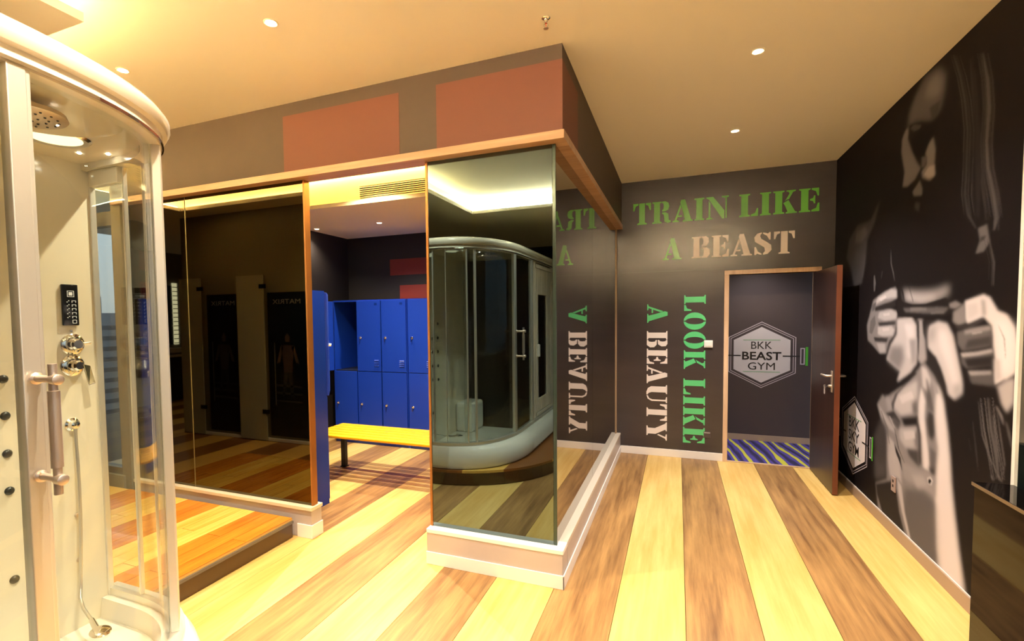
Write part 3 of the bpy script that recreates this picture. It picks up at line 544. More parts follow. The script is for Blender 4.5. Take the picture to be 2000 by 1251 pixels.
# ---- mirror glass panels
def pane(name, label, m, box, edges=(), em=None):
    t_ = thing(name, (box[0], box[2], box[4]), label, 'glass panel')
    G().box(*box).build('pane', m, t_)
    for e_ in edges: G().box(*e_).build('edge_strip', em or M_gold, t_, bevel=.002)
    return t_
GY = 2.868
pane('glass_panel', 'grey mirror glass panel reflecting the shower cabin', M_mirr, (-1.49, -.681, GY, GY + .012, .232, 2.598),
     [(-1.506, -1.49, GY - .006, GY + .05, .232, 2.598)])
pane('glass_panel', 'brown mirror glass side panel next to the grey mirror corner', M_mirs, (-.676, -.664, GY + .014, 4.222, .232, 2.598), [(-.680, -.660, GY - .001, GY + .013, .232, 2.598)], mat('glass_edge', '#3c4a44', .2, .5))
pane('glass_panel', 'brown mirror glass side panel meeting the slogan wall', M_mirs, (-.676, -.664, 4.226, YB - .06, .232, 2.598), [(-.69, -.655, YB - .058, YB - .003, .232, 2.598)], mat('post_beige', '#a58a6c', .4))
pane('glass_panel', 'dark bronze mirror glass panel beside the locker room opening', M_mirl, (-3.688, -2.492, GY, GY + .012, .232, 2.598),
     [(-2.492, -2.478, GY - .006, GY + .05, .232, 2.598)])
pane('glass_panel', 'dark bronze mirror glass panel behind the shower cabin', M_mirl, (XC + .02, -3.696, GY, GY + .012, .232, 2.598), [(-3.697, -3.687, GY - .002, GY + .004, .232, 2.598)], mat('joint', '#6b5c34', .4))

# ---- window with city view at far left (between wall and bronze glass)
w2 = thing('window_2', (-5, YH, .25), 'tall window with dusk city view beside the bronze glass', 'window', kind='structure')
M_wf = mat('window_frame', '#5a5348', .45, .3)
for (x0, x1, z0, z1) in ((-5.7, -5.64, .25, H), (-4.56, XC - .1, .25, H), (-5.64, -4.56, .25, .31), (-5.64, -4.56, 2.44, 2.56), (-5.64, -4.56, H - .06, H)):
    G().box(x0, x1, YH + .03, YH + .10, z0, z1).build('frame_bar', M_wf, w2)
G().box(-5.64, -4.56, YH + .06, YH + .066, .31, 2.44).build('window_pane', M_win, w2)
G().box(-5.64, -4.56, YH + .06, YH + .066, 2.56, H - .06).build('window_pane', M_win, w2)
# ---- window row in the right wall
w1 = thing('window_1', (XR, 1, .7), 'window with white frame above the black cabinet', 'window', kind='structure')
M_wfw = mat('frame_white', '#ece8e2', .35)
G().box(XR - .012, XR, 3.015, 3.04, .70, 2.75).build('frame_bar', M_wfw, w1)
G().box(XR, XR + .1, 3.015, 3.04, 1.0, 2.75).build('reveal', mat('reveal_grey', '#5f5b56', .7), w1)
G().box(XR, XR + .1, 3.015, 3.04, .70, 1.0).build('reveal', mat('reveal_dark', '#1b2221', .2), w1)
for y in (1.15, -.75, -2.6):
    G().box(XR + .02, XR + .1, y, y + .06, .70, 2.75).build('frame_bar', M_wfw, w1)
for (z0, z1) in ((.70, .73), (.985, 1.02), (2.70, 2.75)):
    G().box(XR + .02, XR + .1, -2.6, 3.015, z0, z1).build('frame_bar', M_wfw, w1)
for (y0, y1) in ((1.21, 3.015), (-.69, 1.15), (-2.54, -.75)):
    G().box(XR + .05, XR + .056, y0, y1, 1.02, 2.70).build('window_pane', M_win, w1)
    G().box(XR + .05, XR + .056, y0, y1, .73, .985).build('window_pane', glass('window_tint', (.28, .33, .34), 1.5, 1.0), w1)

# ---- baseboards
def skirt(name, label, m, *bxs):
    t_ = thing(name, (bxs[0][0], bxs[0][2], 0), label, 'baseboard', kind='structure')
    for b_ in bxs: G().box(*b_).build('board', m, t_, bevel=.002)
skirt('baseboard_back', 'white baseboard along the slogan wall', M_white, (XH, DX0 - .045, YB - .014, YB, 0, .085), (DX1 + .045, XR - .014, YB - .014, YB, 0, .085))
skirt('baseboard_right', 'tan baseboard under the mural', M_tan, (XR - .014, XR, 3.02, YB - .001, 0, .085))
G().box(XR - .006, XR, 3.02, YB - .001, .085, .090).build('cap_strip', M_white, bpy.data.objects['baseboard_right'])

# ---- corridor behind the doorway
co = thing('corridor', (.9, 6.5, 0), 'dark corridor seen through the open doorway', 'corridor', kind='structure')
G().box(-.6, 2.4, 7.1, 7.2, 0, 2.6).build('wall_section', mat('corridor_paper', '#40363a', .5, bump=.05, bscale=8), co)
G().box(-.6, 2.4, YB + .12, 7.1, 2.5, 2.6).build('corridor_ceiling', M_ceil, co)
G().box(-.7, -.6, YB + .12, 7.2, 0, 2.6).build('wall_section', MATS['corridor_paper'], co)
G().box(2.4, 2.5, YB + .12, 7.2, 0, 2.6).build('wall_section', MATS['corridor_paper'], co)
G().box(-.6, 2.4, 7.085, 7.1, 0, .075).build('baseboard', M_tan, co)
cm = bpy.data.materials.new('carpet_swirl'); cm.use_nodes = True; t = cm.node_tree; b = t.nodes['Principled BSDF']
g = t.nodes.new('ShaderNodeNewGeometry'); mp = t.nodes.new('ShaderNodeMapping'); mp.inputs['Rotation'].default_value = (0, 0, math.radians(-38)); mp.inputs['Scale'].default_value = (4.5, .6, 1)
t.links.new(g.outputs['Position'], mp.inputs['Vector'])
wv = t.nodes.new('ShaderNodeTexWave'); wv.inputs['Scale'].default_value = .6; wv.inputs['Distortion'].default_value = 7; wv.inputs['Detail'].default_value = 3; wv.inputs['Detail Scale'].default_value = 1.2
t.links.new(mp.outputs[0], wv.inputs['Vector'])
r = t.nodes.new('ShaderNodeValToRGB'); r.color_ramp.elements[0].color = hexc('#43338a'); r.color_ramp.elements[0].position = .80
r.color_ramp.elements[1].color = hexc('#b9b63a'); r.color_ramp.elements[1].position = .90
r.color_ramp.elements.new(.35).color = hexc('#4a3f98'); r.color_ramp.elements.new(.05).color = hexc('#26204a')
t.links.new(wv.outputs['Fac'], r.inputs[0]); t.links.new(r.outputs[0], b.inputs['Base Color']); b.inputs['Roughness'].default_value = .95
G().box(-.6, 2.4, YB + .002, 7.1, -.06, .001).build('carpet', cm, co)
G().box(DX0, DX1, YB, YB + .03, 0, .008).build('threshold', M_frame, co)

# ---- locker room shell
lr = thing('wall_locker_room', (-2.5, 4.4, 0), 'dark inner walls and light cove of the locker room', 'wall', kind='structure')
G().box(XC - .1, XC, YH + .15, YB, 0, H).build('wall_section', mat('locker_wall', '#1e1613', .65), lr)
G().box(-.80, -.70, YH + .2, YB, 0, H).build('wall_section', mat('locker_wall'), lr)
G().box(XC, -.80, YB - .02, YB - .001, 0, H).build('wall_section', mat('locker_wall', '#1e1613', .65), lr)
for (x0, x1, z0, z1) in ((-3.70, -2.2, 2.20, 2.42), (-3.55, -2.2, 1.7, 2.06)):
    G().box(x0, x1, YB - .022, YB - .02, z0, z1).build('painted_block', mat('locker_red', '#7a2416', .6), lr)
YS = 4.27
G().box(XC, -.8, YS, YB - .02, 2.75, H).build('bulkhead', mat('cove_cream', '#f0dfa8', .7), lr)
G().box(XC, -.8, YS - .06, YS, 2.75, 2.79).build('lip', mat('cove_cream'), lr)
G().box(XC + .02, -.82, YS - .05, YS - .03, 3.085, 3.115).build('light_strip', M_ledw, lr)

# ================================================================== LETTERING ON THE BACK WALL
ST = [(0, 0), (.44, 0), (.44, .05), (.36, .08), (.36, .92), (.44, .95), (.44, 1), (0, 1), (0, .95), (.08, .92), (.08, .08), (0, .05)]
def arc_half(side):
    cx = .44; pts = []
    for i in range(13):
        a = math.radians(-88 + 176 * i / 12); pts.append((cx + side * .43 * math.cos(a), .5 + .52 * math.sin(a)))
    for i in range(13):
        a = math.radians(86 - 172 * i / 12); pts.append((cx + side * (.03 + .13 * math.cos(a)), .5 + .41 * math.sin(a)))
    return pts
def mirx(p_, w_): return [(w_ - x, y) for x, y in p_]
GLY = {
 'T': (.86, [[(.2, 0), (.66, 0), (.66, .05), (.57, .09), (.57, 1), (.29, 1), (.29, .09), (.2, .05)],
             [(0, 1), (.25, 1), (.25, .92), (.13, .87), (.06, .66), (0, .66)], mirx([(0, 1), (.25, 1), (.25, .92), (.13, .87), (.06, .66), (0, .66)], .86)]),
 'I': (.46, [ST]),
 'L': (.78, [ST, [(.48, 0), (.78, 0), (.78, .34), (.72, .34), (.66, .14), (.48, .07)]]),
 'E': (.78, [ST, [(.48, 1), (.76, 1), (.76, .66), (.71, .66), (.64, .86), (.48, .93)], [(.48, 0), (.78, 0), (.78, .36), (.72, .36), (.66, .15), (.48, .07)],
             [(.42, .54), (.54, .58), (.57, .68), (.62, .68), (.62, .34), (.57, .34), (.54, .44), (.42, .48)]]),
 'R': (.88, [ST, [(.46, 1), (.62, 1), (.76, .93), (.80, .76), (.75, .6), (.62, .54), (.46, .54), (.46, .6), (.52, .64), (.54, .77), (.52, .9), (.46, .94)],
             [(.46, .5), (.62, .5), (.76, .42), (.78, .14), (.88, .08), (.86, .02), (.72, 0), (.58, .06), (.54, .38), (.46, .44)]]),
 'A': (.94, [[(0, 0), (.3, 0), (.3, .05), (.19, .08), (.245, .22), (.44, .22), (.44, .29), (.27, .29), (.40, .66), (.36, .80), (.10, .08), (0, .05)],
             [(.40, 1), (.58, 1), (.86, .08), (.94, .05), (.94, 0), (.48, 0), (.48, .05), (.57, .08), (.50, .38), (.36, .87)]]),
 'N': (.98, [[(0, 0), (.28, 0), (.28, .05), (.18, .08), (.18, .72), (.10, .84), (.10, .08), (0, .05)],
             [(0, 1), (.30, 1), (.80, .36), (.80, 0), (.70, 0), (.12, .88), (0, .95)],
             [(.68, 1), (.98, 1), (.98, .95), (.90, .92), (.90, .02), (.84, .02), (.84, .92), (.68, .95)]]),
 'K': (.94, [ST, [(.46, .54), (.64, .86), (.60, .94), (.52, .95), (.52, 1), (.88, 1), (.88, .95), (.78, .92), (.62, .62), (.54, .60)],
             [(.40, .46), (.60, .58), (.86, .08), (.94, .05), (.94, 0), (.5, 0), (.5, .05), (.57, .08), (.46, .36)]]),
 'B': (.84, [ST, [(.46, 1), (.66, 1), (.77, .92), (.79, .72), (.68, .55), (.46, .53), (.46, .6), (.52, .64), (.54, .77), (.52, .9), (.46, .94)],
             [(.46, .49), (.70, .48), (.83, .36), (.84, .16), (.72, 0), (.46, 0), (.46, .06), (.54, .1), (.56, .26), (.54, .4), (.46, .44)]]),
 'S': (.78, [[(.34, 1.01), (.14, .96), (.02, .80), (.05, .60), (.26, .46), (.46, .32), (.48, .16), (.40, .06), (.40, -.01), (.60, .03), (.76, .2), (.74, .42), (.56, .56), (.32, .72), (.27, .84), (.30, .93), (.34, .95)],
             [(.39, 1), (.50, .98), (.60, .94), (.66, 1), (.71, 1), (.71, .66), (.66, .66), (.56, .84), (.39, .94)],
             [(.34, 0), (.24, .02), (.15, .06), (.09, 0), (.03, 0), (.03, .36), (.09, .36), (.18, .15), (.34, .05)]]),
 'O': (.88, [arc_half(-1), arc_half(1)]),
 'U': (.92, [[(0, 1), (.46, 1), (.46, .95), (.38, .92), (.38, .24), (.43, .1), (.51, .05), (.51, -.01), (.36, -.01), (.18, .06), (.08, .22), (.08, .92), (0, .95)],
             [(.62, 1), (.92, 1), (.92, .95), (.84, .92), (.84, .24), (.73, .05), (.55, -.01), (.55, .05), (.70, .13), (.76, .28), (.76, .92), (.62, .95)]]),
 'Y': (.94, [[(.22, 0), (.72, 0), (.72, .05), (.63, .08), (.63, .45), (.38, .92), (.46, .95), (.46, 1), (0, 1), (0, .95), (.07, .92), (.33, .42), (.33, .08), (.22, .05)],
             [(.62, 1), (.94, 1), (.94, .95), (.85, .92), (.67, .52), (.63, .60), (.76, .92), (.62, .95)]]),
}
def stencil(word, m, p00, p10, p01, parent):
    """p00: lower-left corner, p10: end of the baseline, p01: top of the first letter (all x,z on the wall)"""
    gap = .07; tot = sum(GLY[c_][0] for c_ in word) + gap * (len(word) - 1); x = 0
    P0 = Vector(p00); ex = (Vector(p10) - P0) / tot; ey = Vector(p01) - P0
    for c_ in word:
        wd, polys = GLY[c_]; g_ = G()
        for pl in polys:
            pts = [P0 + ex * (x + a) + ey * b_ for a, b_ in pl]; n = len(pts)
            g_.add([(q.x, YB - .0022, q.y) for q in pts] + [(q.x, YB, q.y) for q in pts], [tuple(range(n))] + [(i, (i + 1) % n, n + (i + 1) % n, n + i) for i in range(n)])
        g_.build('letter', m, parent); x += wd + gap
stencil('TRAIN', M_green, (-.478, 2.634), (.497, 2.634), (-.478, 2.872), wb)
stencil('LIKE', M_green, (.598, 2.634), (1.315, 2.634), (.598, 2.868), wb)
stencil('A', M_green, (-.16, 2.222), (.035, 2.222), (-.16, 2.460), wb)
stencil('BEAST', M_pwhite, (.138, 2.226), (1.108, 2.226), (.138, 2.456), wb)
stencil('LOOK', M_green2, (.066, 1.822), (.066, 1.004), (.284, 1.822), wb)
stencil('LIKE', M_green2, (.064, .898), (.064, .175), (.286, .898), wb)
stencil('A', M_green2, (-.323, 1.730), (-.323, 1.520), (-.105, 1.730), wb)
stencil('BEAUTY', M_pwhite, (-.325, 1.427), (-.325, .180), (-.105, 1.427), wb)

# ---- hexagon logo (ring lines, pale field, dumbbell bars)
def hex_pts(hw, hh, s=1.):
    return [(0, hh * s), (hw * s, hh * s * .53), (hw * s, -hh * s * .53), (0, -hh * s), (-hw * s, -hh * s * .53), (-hw * s, hh * s * .53)]
def ring(a, b_):
    return a + b_, [(i, (i + 1) % 6, 6 + (i + 1) % 6, 6 + i) for i in range(6)]
def hexlogo(M, hw, hh, lines, parent, field):
    def plate(pts, z, m, name, faces=None):
        g_ = G().add([M @ Vector((x, y, z)) for x, y in pts], faces or [tuple(range(len(pts)))]); return g_.build(name, m, parent)
    for s0, s1 in ((1., .975), (.935, .915)):
        v_, f_ = ring(hex_pts(hw, hh, s0), hex_pts(hw, hh, s1)); plate(v_, .002, M_pgrey, 'logo_line', f_)
    plate(hex_pts(hw, hh, .84), .002, field, 'logo_field')
    for sx in (-1, 1):
        plate([(sx * hw * .62, -hh * .01), (sx * hw * 1.12, -hh * .01), (sx * hw * 1.12, -hh * .045), (sx * hw * .62, -hh * .045)], .003, M_pdark, 'logo_bar')
        x0, x1 = sx * hw * 1.12, sx * hw * 1.25
        v_ = [(x0, .22 * hh), (x1, .22 * hh), (x1, -.27 * hh), (x0, -.27 * hh)]; q_ = [(x0 + sx * .012, .19 * hh), (x1 - sx * .012, .19 * hh), (x1 - sx * .012, -.24 * hh), (x0 + sx * .012, -.24 * hh)]
        plate(v_ + q_, .002, M_pgrey, 'logo_line', [(i, (i + 1) % 4, 4 + (i + 1) % 4, 4 + i) for i in range(4)])
        xa, xb = sx * hw * 1.27, sx * hw * 1.34
        plate([(xa, .25 * hh), (xb, .25 * hh), (xb, -.30 * hh), (xa, -.30 * hh)], .002, mat('logo_green', '#4fae2c', .4), 'logo_plate')
    for z in (.46, -.50):
        plate([(-.55 * hw, hh * z), (.55 * hw, hh * z), (.55 * hw, hh * (z - .02)), (-.55 * hw, hh * (z - .02))], .003, mat('logo_greenline', '#7fb08a', .4), 'logo_rule')
    for s_, y, w_, h_, bold in lines:
        put_text('logo_text', s_, .2, M @ Matrix.Translation((0, hh * y, .003)), M_pdark, parent, bold, fit=(w_ * hw, h_ * hh))
MC = facing((.98, 7.1, 1.093), (1, 0, 0))
MC = Matrix(((1, 0, 0, .98), (0, 0, -1, 7.1), (0, 1, 0, 1.093), (0, 0, 0, 1)))
hexlogo(MC, .372, .418, [('BKK', .29, .62, .22, .0), ('BEAST', -.03, 1.16, .25, .004), ('GYM', -.34, .80, .22, .0)], co, mat('logo_field', '#c9c4cc', .5))

# ================================================================== MURAL ON THE RIGHT WALL
NY, NZ = 400, 500
ya, yb_ = 3.042, YB - .002
yy = np.linspace(ya, yb_, NY); zz = np.linspace(.09, H - .002, NZ)
dy, dz = yy[1] - yy[0], zz[1] - zz[0]
tone = np.full((NZ, NY), .008)
def fill(poly):
    P_ = np.array(poly); acc = np.zeros((NZ, NY))
    i0, i1 = np.searchsorted(yy, P_[:, 0].min() - dy), np.searchsorted(yy, P_[:, 0].max() + dy)
    j0, j1 = np.searchsorted(zz, P_[:, 1].min() - dz), np.searchsorted(zz, P_[:, 1].max() + dz)
    for oy in (-.25, .25):
        for oz in (-.25, .25):
            Y, Z = np.meshgrid(yy[i0:i1] + oy * dy, zz[j0:j1] + oz * dz); ins = np.zeros(Y.shape, bool); j = len(P_) - 1
            for i in range(len(P_)):
                y1, z1 = P_[i]; y2, z2 = P_[j]
                ins ^= ((z1 > Z) != (z2 > Z)) & (Y < (y2 - y1) * (Z - z1) / ((z2 - z1) if z2 != z1 else 1e-9) + y1); j = i
            acc[j0:j1, i0:i1] += ins
    return acc / 4
def blur(a, sy, sz):
    for ax, s in ((1, sy), (0, sz)):
        r_ = max(1, int(3 * s)); k_ = np.exp(-.5 * (np.arange(-r_, r_ + 1) / max(s, .3)) ** 2); k_ /= k_.sum()
        pad = [(0, 0), (0, 0)]; pad[ax] = (r_, r_); q = np.pad(a, pad, mode='edge'); o_ = np.zeros_like(a)
        for i, kv in enumerate(k_):
            o_ += kv * (q[:, i:i + a.shape[1]] if ax == 1 else q[i:i + a.shape[0], :])
        a = o_
    return a
for tn, bl, poly in MURAL:
    m_ = blur(fill(poly), bl * 1.1 / dy, bl * .65 / dz); tone = tone * (1 - m_) + tn * m_
rgb = np.stack([tone * 1.0 + .002, tone * .90, tone * .93 + .0005, np.ones_like(tone)], -1)
vs = [(XR - .002, float(y), float(z)) for z in zz for y in yy]
fs = [(j * NY + i, (j + 1) * NY + i, (j + 1) * NY + i + 1, j * NY + i + 1) for j in range(NZ - 1) for i in range(NY - 1)]
me = bpy.data.meshes.new('mural'); me.from_pydata(vs, [], fs)
ca = me.color_attributes.new('print', 'FLOAT_COLOR', 'POINT'); ca.data.foreach_set('color', rgb.reshape(-1).astype(np.float32))
mm = bpy.data.materials.new('mural_print'); mm.use_nodes = True; t = mm.node_tree; b = t.nodes['Principled BSDF']
at = t.nodes.new('ShaderNodeVertexColor'); at.layer_name = 'print'; t.links.new(at.outputs[0], b.inputs['Base Color']); b.inputs['Roughness'].default_value = .6; b.inputs['Specular IOR Level'].default_value = .08
me.materials.append(mm)
mu = link('mural', me, wr); mu['label'] = 'black and white mural of a long-haired figure gripping a band in both fists'
ML = Matrix(((0, 0, -1, XR - .002), (-1, 0, 0, 5.27), (0, 1, 0, .522), (0, 0, 0, 1)))
hexlogo(ML, .345, .350, [('BKK', .30, .80, .26, .002), ('SKY', -.02, .80, .26, .002), ('GYM', -.34, .80, .26, .002)], wr, mat('logo_field2', '#e2d8da', .5))

# ================================================================== DOOR
d1 = thing('door_1', (DX1, YB, 0), 'dark brown wooden door standing open against the mural wall', 'door', kind='structure')
for (x0, x1, z0, z1) in ((DX0 - .046, DX0, 0, DZ), (DX1, DX1 + .046, 0, DZ), (DX0 - .046, DX1 + .046, DZ, DZ + .046)):
    G().box(x0, x1, YB - .018, YB + .13, z0, z1).build('door_frame', M_frame, d1, bevel=.003)
# leaf: hinged at the right jamb, swung into the room
lx, ly, L_ = 1.272, YB - .022, .80
leaf = G().box(lx, lx + .042, ly - L_, ly, .008, 2.018).build('door_leaf', M_door, d1, bevel=.002)
G().box(lx + .001, lx + .041, ly - L_ - .003, ly - L_, .008, 2.018).build('leaf_edge', M_doore, leaf)
hy, hz = ly - L_ + .065, 1.02
for sx in (-1, 1):
    xs = lx if sx < 0 else lx + .042
    G().box(min(xs, xs + sx * .008), max(xs, xs + sx * .008), hy - .022, hy + .022, hz - .115, hz + .075).build('lock_plate', M_steel, leaf, bevel=.003)
    G().tube([(xs, hy, hz + .03), (xs + sx * .045, hy, hz + .03), (xs + sx * .055, hy + .012, hz + .03), (xs + sx * .055, hy + .12, hz + .03)], .009).build('lever', M_steel, leaf, smooth=True)
G().lathe((lx - .008, hy, hz - .06), (-1, 0, 0), [(0, .012), (.02, .012), (.022, .008)]).build('key_cylinder', M_steel, leaf, smooth=True)
G().box(lx - .05, lx - .028, hy - .002, hy + .002, hz - .064, hz - .056).lathe((lx - .055, hy - .002, hz - .06), (0, 1, 0), [(0, .012), (.004, .012)]).box(lx - .062, lx - .052, hy - .001, hy + .001, hz - .13, hz - .07).build('key', M_chrome, leaf)
for z in (.25, 1.0, 1.8): G().lathe((lx + .048, ly + .004, z), (0, 0, 1), [(0, .008), (.1, .008)], 10).build('hinge', M_steel, leaf, smooth=True)

# ---- switches and sockets
t_ = thing('light_switch', (.312, YB, 1.286), 'white light switch beside the green slogan', 'switch')
G().box(.270, .357, YB - .022, YB, 1.247, 1.325).build('switch_plate', M_switch, t_, bevel=.004); G().box(.280, .347, YB - .026, YB - .022, 1.262, 1.312).build('rocker', M_switch, t_, bevel=.002)
t_ = thing('wall_socket', (.31, YB, .28), 'small wallpapered socket cover low beside the doorway', 'socket')
G().box(.275, .345, YB - .006, YB, .245, .315).build('socket_plate', mat('socket_paper', '#4a3f40', .35), t_, bevel=.003); G().box(.28, .34, YB - .0075, YB - .006, .30, .305).build('socket_edge', M_pwhite, t_)
t_ = thing('wall_socket', (XR, 4.38, .37), 'small beige socket plate set in the mural', 'socket')
G().box(XR - .010, XR - .0025, 4.345, 4.415, .315, .425).build('socket_plate', mat('socket_beige', '#a08c88', .4), t_, bevel=.002)
for z in (.395, .36): G().box(XR - .0115, XR - .010, 4.37, 4.39, z - .012, z + .006).build('socket_hole', M_pdark, t_)

# ================================================================== LOCKERS
def lock(d, x, y, z, s):
    G().lathe((x, y, z), (0, s, 0), [(0, .016), (.006, .016), (.01, .010), (.022, .010)], 14).build('lock', M_chrome, d, smooth=True)
    G().box(x - .003, x + .003, min(y + s * .022, y + s * .03), max(y + s * .022, y + s * .03), z - .05, z + .004).build('key', M_chrome, d)
def door_leaf(p, x0, x1, z0, z1, y, s):
    d = G().box(x0 + .004, x1 - .004, min(y, y + s * .02), max(y, y + s * .02), z0 + .004, z1 - .004).build('locker_door', M_blue, p, bevel=.002)
    hx, sx = (x0 + .06, 1) if s < 0 else (x1 - .06, -1)
    return d, hx, sx
def locker_unit(x0, yf, depth, s, label, cols=3, opened=()):
    """s = -1: doors face -y"""
    cw, HL = .366, 1.845; x1 = x0 + cw * cols
    p = thing('locker_unit', (x0, yf, 0), label, 'locker', 'blue steel lockers')
    yb2 = yf - s * depth; ya_, yb3 = min(yf, yb2), max(yf, yb2)
    G().box(x0, x0 + .012, ya_, yb3, 0, HL).box(x1 - .012, x1, ya_, yb3, 0, HL).box(x0 + .012, x1 - .012, ya_, yb3, HL - .02, HL).box(x0 + .012, x1 - .012, ya_, yb3, 0, .07).box(x0 + .012, x1 - .012, yb2 if s < 0 else yb2, yb2 + s * .01, .07, HL - .02).build('carcass', M_blue, p)
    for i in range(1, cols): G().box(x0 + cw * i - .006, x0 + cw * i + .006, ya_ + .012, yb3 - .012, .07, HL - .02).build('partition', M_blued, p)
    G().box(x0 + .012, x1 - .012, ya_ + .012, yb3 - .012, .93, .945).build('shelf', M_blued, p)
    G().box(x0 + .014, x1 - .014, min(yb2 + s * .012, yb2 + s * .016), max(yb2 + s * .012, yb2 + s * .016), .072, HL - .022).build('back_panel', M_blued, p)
    for i in range(cols):
        for tier, (z0, z1) in enumerate(((.03, .937), (.937, HL - .008))):
            a, b_ = x0 + cw * i + .004, x0 + cw * (i + 1) - .004
            if (i, tier) in opened:
                hx = a if opened[(i, tier)] < 0 else b_
                ln = .36
                dv = Vector((-.60, .80)) if s > 0 else Vector((-.25, -.97)); nv = Vector((-dv.y, dv.x)) * .010; h0 = Vector((hx, yf + s * .02))
                cr = [h0 + nv, h0 - nv, h0 + dv * ln - nv, h0 + dv * ln + nv]
                d = G().prism([(v.x, v.y) for v in cr], z0 + .004, z1 - .004).build('locker_door', M_blue, p, bevel=.002)
                q_ = h0 + dv * (ln - .05) + nv * -1; G().lathe((q_.x, q_.y, (z0 + z1) / 2 - .02), (dv.y, -dv.x, 0), [(0, .014), (.02, .012)], 12).build('lock', M_chrome, d, smooth=True)
                continue
            d, hx, sx = door_leaf(p, a, b_, z0, z1, yf, s)
            lock(d, hx, yf + s * .02, z0 + (.43 if tier else .49), s)
            vx = a + .26 if s < 0 else a + .04
            for q in range(4):
                z = (z0 + .07 + q * .022) if tier else (z1 - .09 + q * .0)
                if tier: G().add([(vx, yf + s * .021, z), (vx + .065, yf + s * .021, z), (vx + .065, yf + s * .030, z + .004), (vx, yf + s * .030, z + .004), (vx, yf + s * .021, z + .014), (vx + .065, yf + s * .021, z + .014)], [(0, 1, 2, 3), (3, 2, 5, 4), (0, 3, 4), (1, 5, 2)]).build('vent_slot', M_blue, d)
            if tier: G().box(a + .27, a + .31, min(yf + s * .02, yf + s * .0215), max(yf + s * .02, yf + s * .0215), z1 - .06, z1 - .035).build('number_plate', mat('plate_blue', '#0c2a80', .3), d)
    return p
locker_unit(-4.166, 5.30, .55, -1, 'blue locker unit with one upper door open showing dark shelves', opened={(0, 1): -1})
locker_unit(-3.056, 5.30, .55, -1, 'blue locker unit standing right of the open-doored one')
locker_unit(-3.91, 3.46, .46, 1, 'blue locker unit turned side-on behind the bronze glass', opened={(2, 1): 1})

# ---- bench
bn = thing('changing_bench', (-2.6, 4.24, 0), 'yellow slatted changing bench on black legs before the blue lockers', 'bench')
for i in range(6):
    y0 = 3.965 + i * .092
    G().box(-3.45, -1.35, y0, y0 + .078, .425, .452).build('slat', M_bench, bn, bevel=.008, seg=3)
for x in (-3.36, -1.75):
    G().box(x - .02, x + .02, 4.0, 4.48, .385, .424).build('cross_bar', M_blackm, bn, bevel=.002)
    for y in (4.05, 4.40):
        G().box(x - .025, x + .025, y - .025, y + .025, .012, .385).build('leg', M_blackm, bn, bevel=.002)
        G().box(x - .032, x + .032, y - .032, y + .032, 0, .012).build('foot', M_blackm, bn)

# ---- air vent in the locker room bulkhead
av = thing('air_vent', (-2.6, YS, 2.86), 'long slatted air vent in the lit cove above the lockers', 'vent')
vx0, vx1, vz0, vz1 = -2.985, -2.15, 2.80, 2.935
G().box(vx0, vx1, YS - .003, YS - .001, vz0, vz1).build('backing', mat('vent_dark', '#5a4a20', .7), av)
for (a, b_, c_, d_) in ((vx0, vx1, vz0 - .008, vz0), (vx0, vx1, vz1, vz1 + .008), (vx0 - .008, vx0, vz0 - .008, vz1 + .008), (vx1, vx1 + .008, vz0 - .008, vz1 + .008)):
    G().box(a, b_, YS - .012, YS, c_, d_).build('frame_bar', mat('cove_cream'), av)
for i in range(7):
    z = vz0 + .004 + i * .0193
    G().add([(vx0, YS - .014, z), (vx1, YS - .014, z), (vx1, YS - .004, z + .012), (vx0, YS - .004, z + .012), (vx0, YS - .014, z + .002), (vx1, YS - .014, z + .002), (vx1, YS - .004, z + .014), (vx0, YS - .004, z + .014)],
            [(0, 1, 2, 3), (4, 5, 6, 7), (0, 1, 5, 4), (2, 3, 7, 6)]).build('slat', mat('cove_cream'), av)

# ================================================================== LAMPS
def spot(parent, x, y, z, energy, col, size=120, r=.03, blend=.9):
    ld = bpy.data.lights.new('lamp_light', 'SPOT'); ld.energy = energy * .62; ld.color = col; ld.spot_size = math.radians(size); ld.spot_blend = blend; ld.shadow_soft_size = r
    lo = bpy.data.objects.new('lamp_light', ld); COL.objects.link(lo); lo.parent = parent; lo.matrix_parent_inverse = Matrix.Translation(-parent.location); lo.location = (x, y, z)
def downlight(x, y, z, label, energy=130, col=(1, .80, .50), group='recessed ceiling downlights', size=125, r=.03):
    p = thing('downlight', (x, y, z), label, 'downlight', group)
    G().lathe((x, y, z), (0, 0, -1), [(0, .036), (.003, .036), (.005, .032), (.003, .026), (.001, .026)], 24).build('trim_ring', mat('lamp_ring', '#e8dcc0', .4), p, smooth=True)
    G().lathe((x, y, z - .0015), (0, 0, -1), [(0, .025), (.002, .023)], 20).build('lens', M_bulb, p)
    spot(p, x, y, z - .02, energy, col, size, r)
WARM = (1, .88, .68); NEUT = (1, .93, .84)
downlight(.42, 3.34, H, 'round recessed downlight in the ceiling between mirror corner and mural', 105, NEUT)
downlight(.43, 4.68, H, 'round recessed downlight in the ceiling before the doorway', 210, NEUT, size=112)
downlight(.42, 2.0, H, 'round recessed downlight in the ceiling beside the window', 120, WARM)
downlight(.42, .6, H, 'round recessed downlight in the ceiling near the black cabinet', 120, WARM)
downlight(-.95, .9, H, 'round recessed downlight in the ceiling by the sauna', 150, WARM)
downlight(-1.94, 2.03, H, 'round recessed downlight in the ceiling before the locker room opening', 170, WARM)
downlight(-3.12, 2.05, H, 'round recessed downlight in the ceiling above the platform', 150, WARM)
downlight(-3.32, 5.12, 2.75, 'round recessed downlight above the blue lockers', 90, WARM)
downlight(-4.25, 5.12, 2.75, 'round recessed downlight at the corner of the locker room', 40, WARM)
downlight(-2.75, 3.80, H, 'round recessed downlight above the yellow bench', 330, WARM, r=.006)
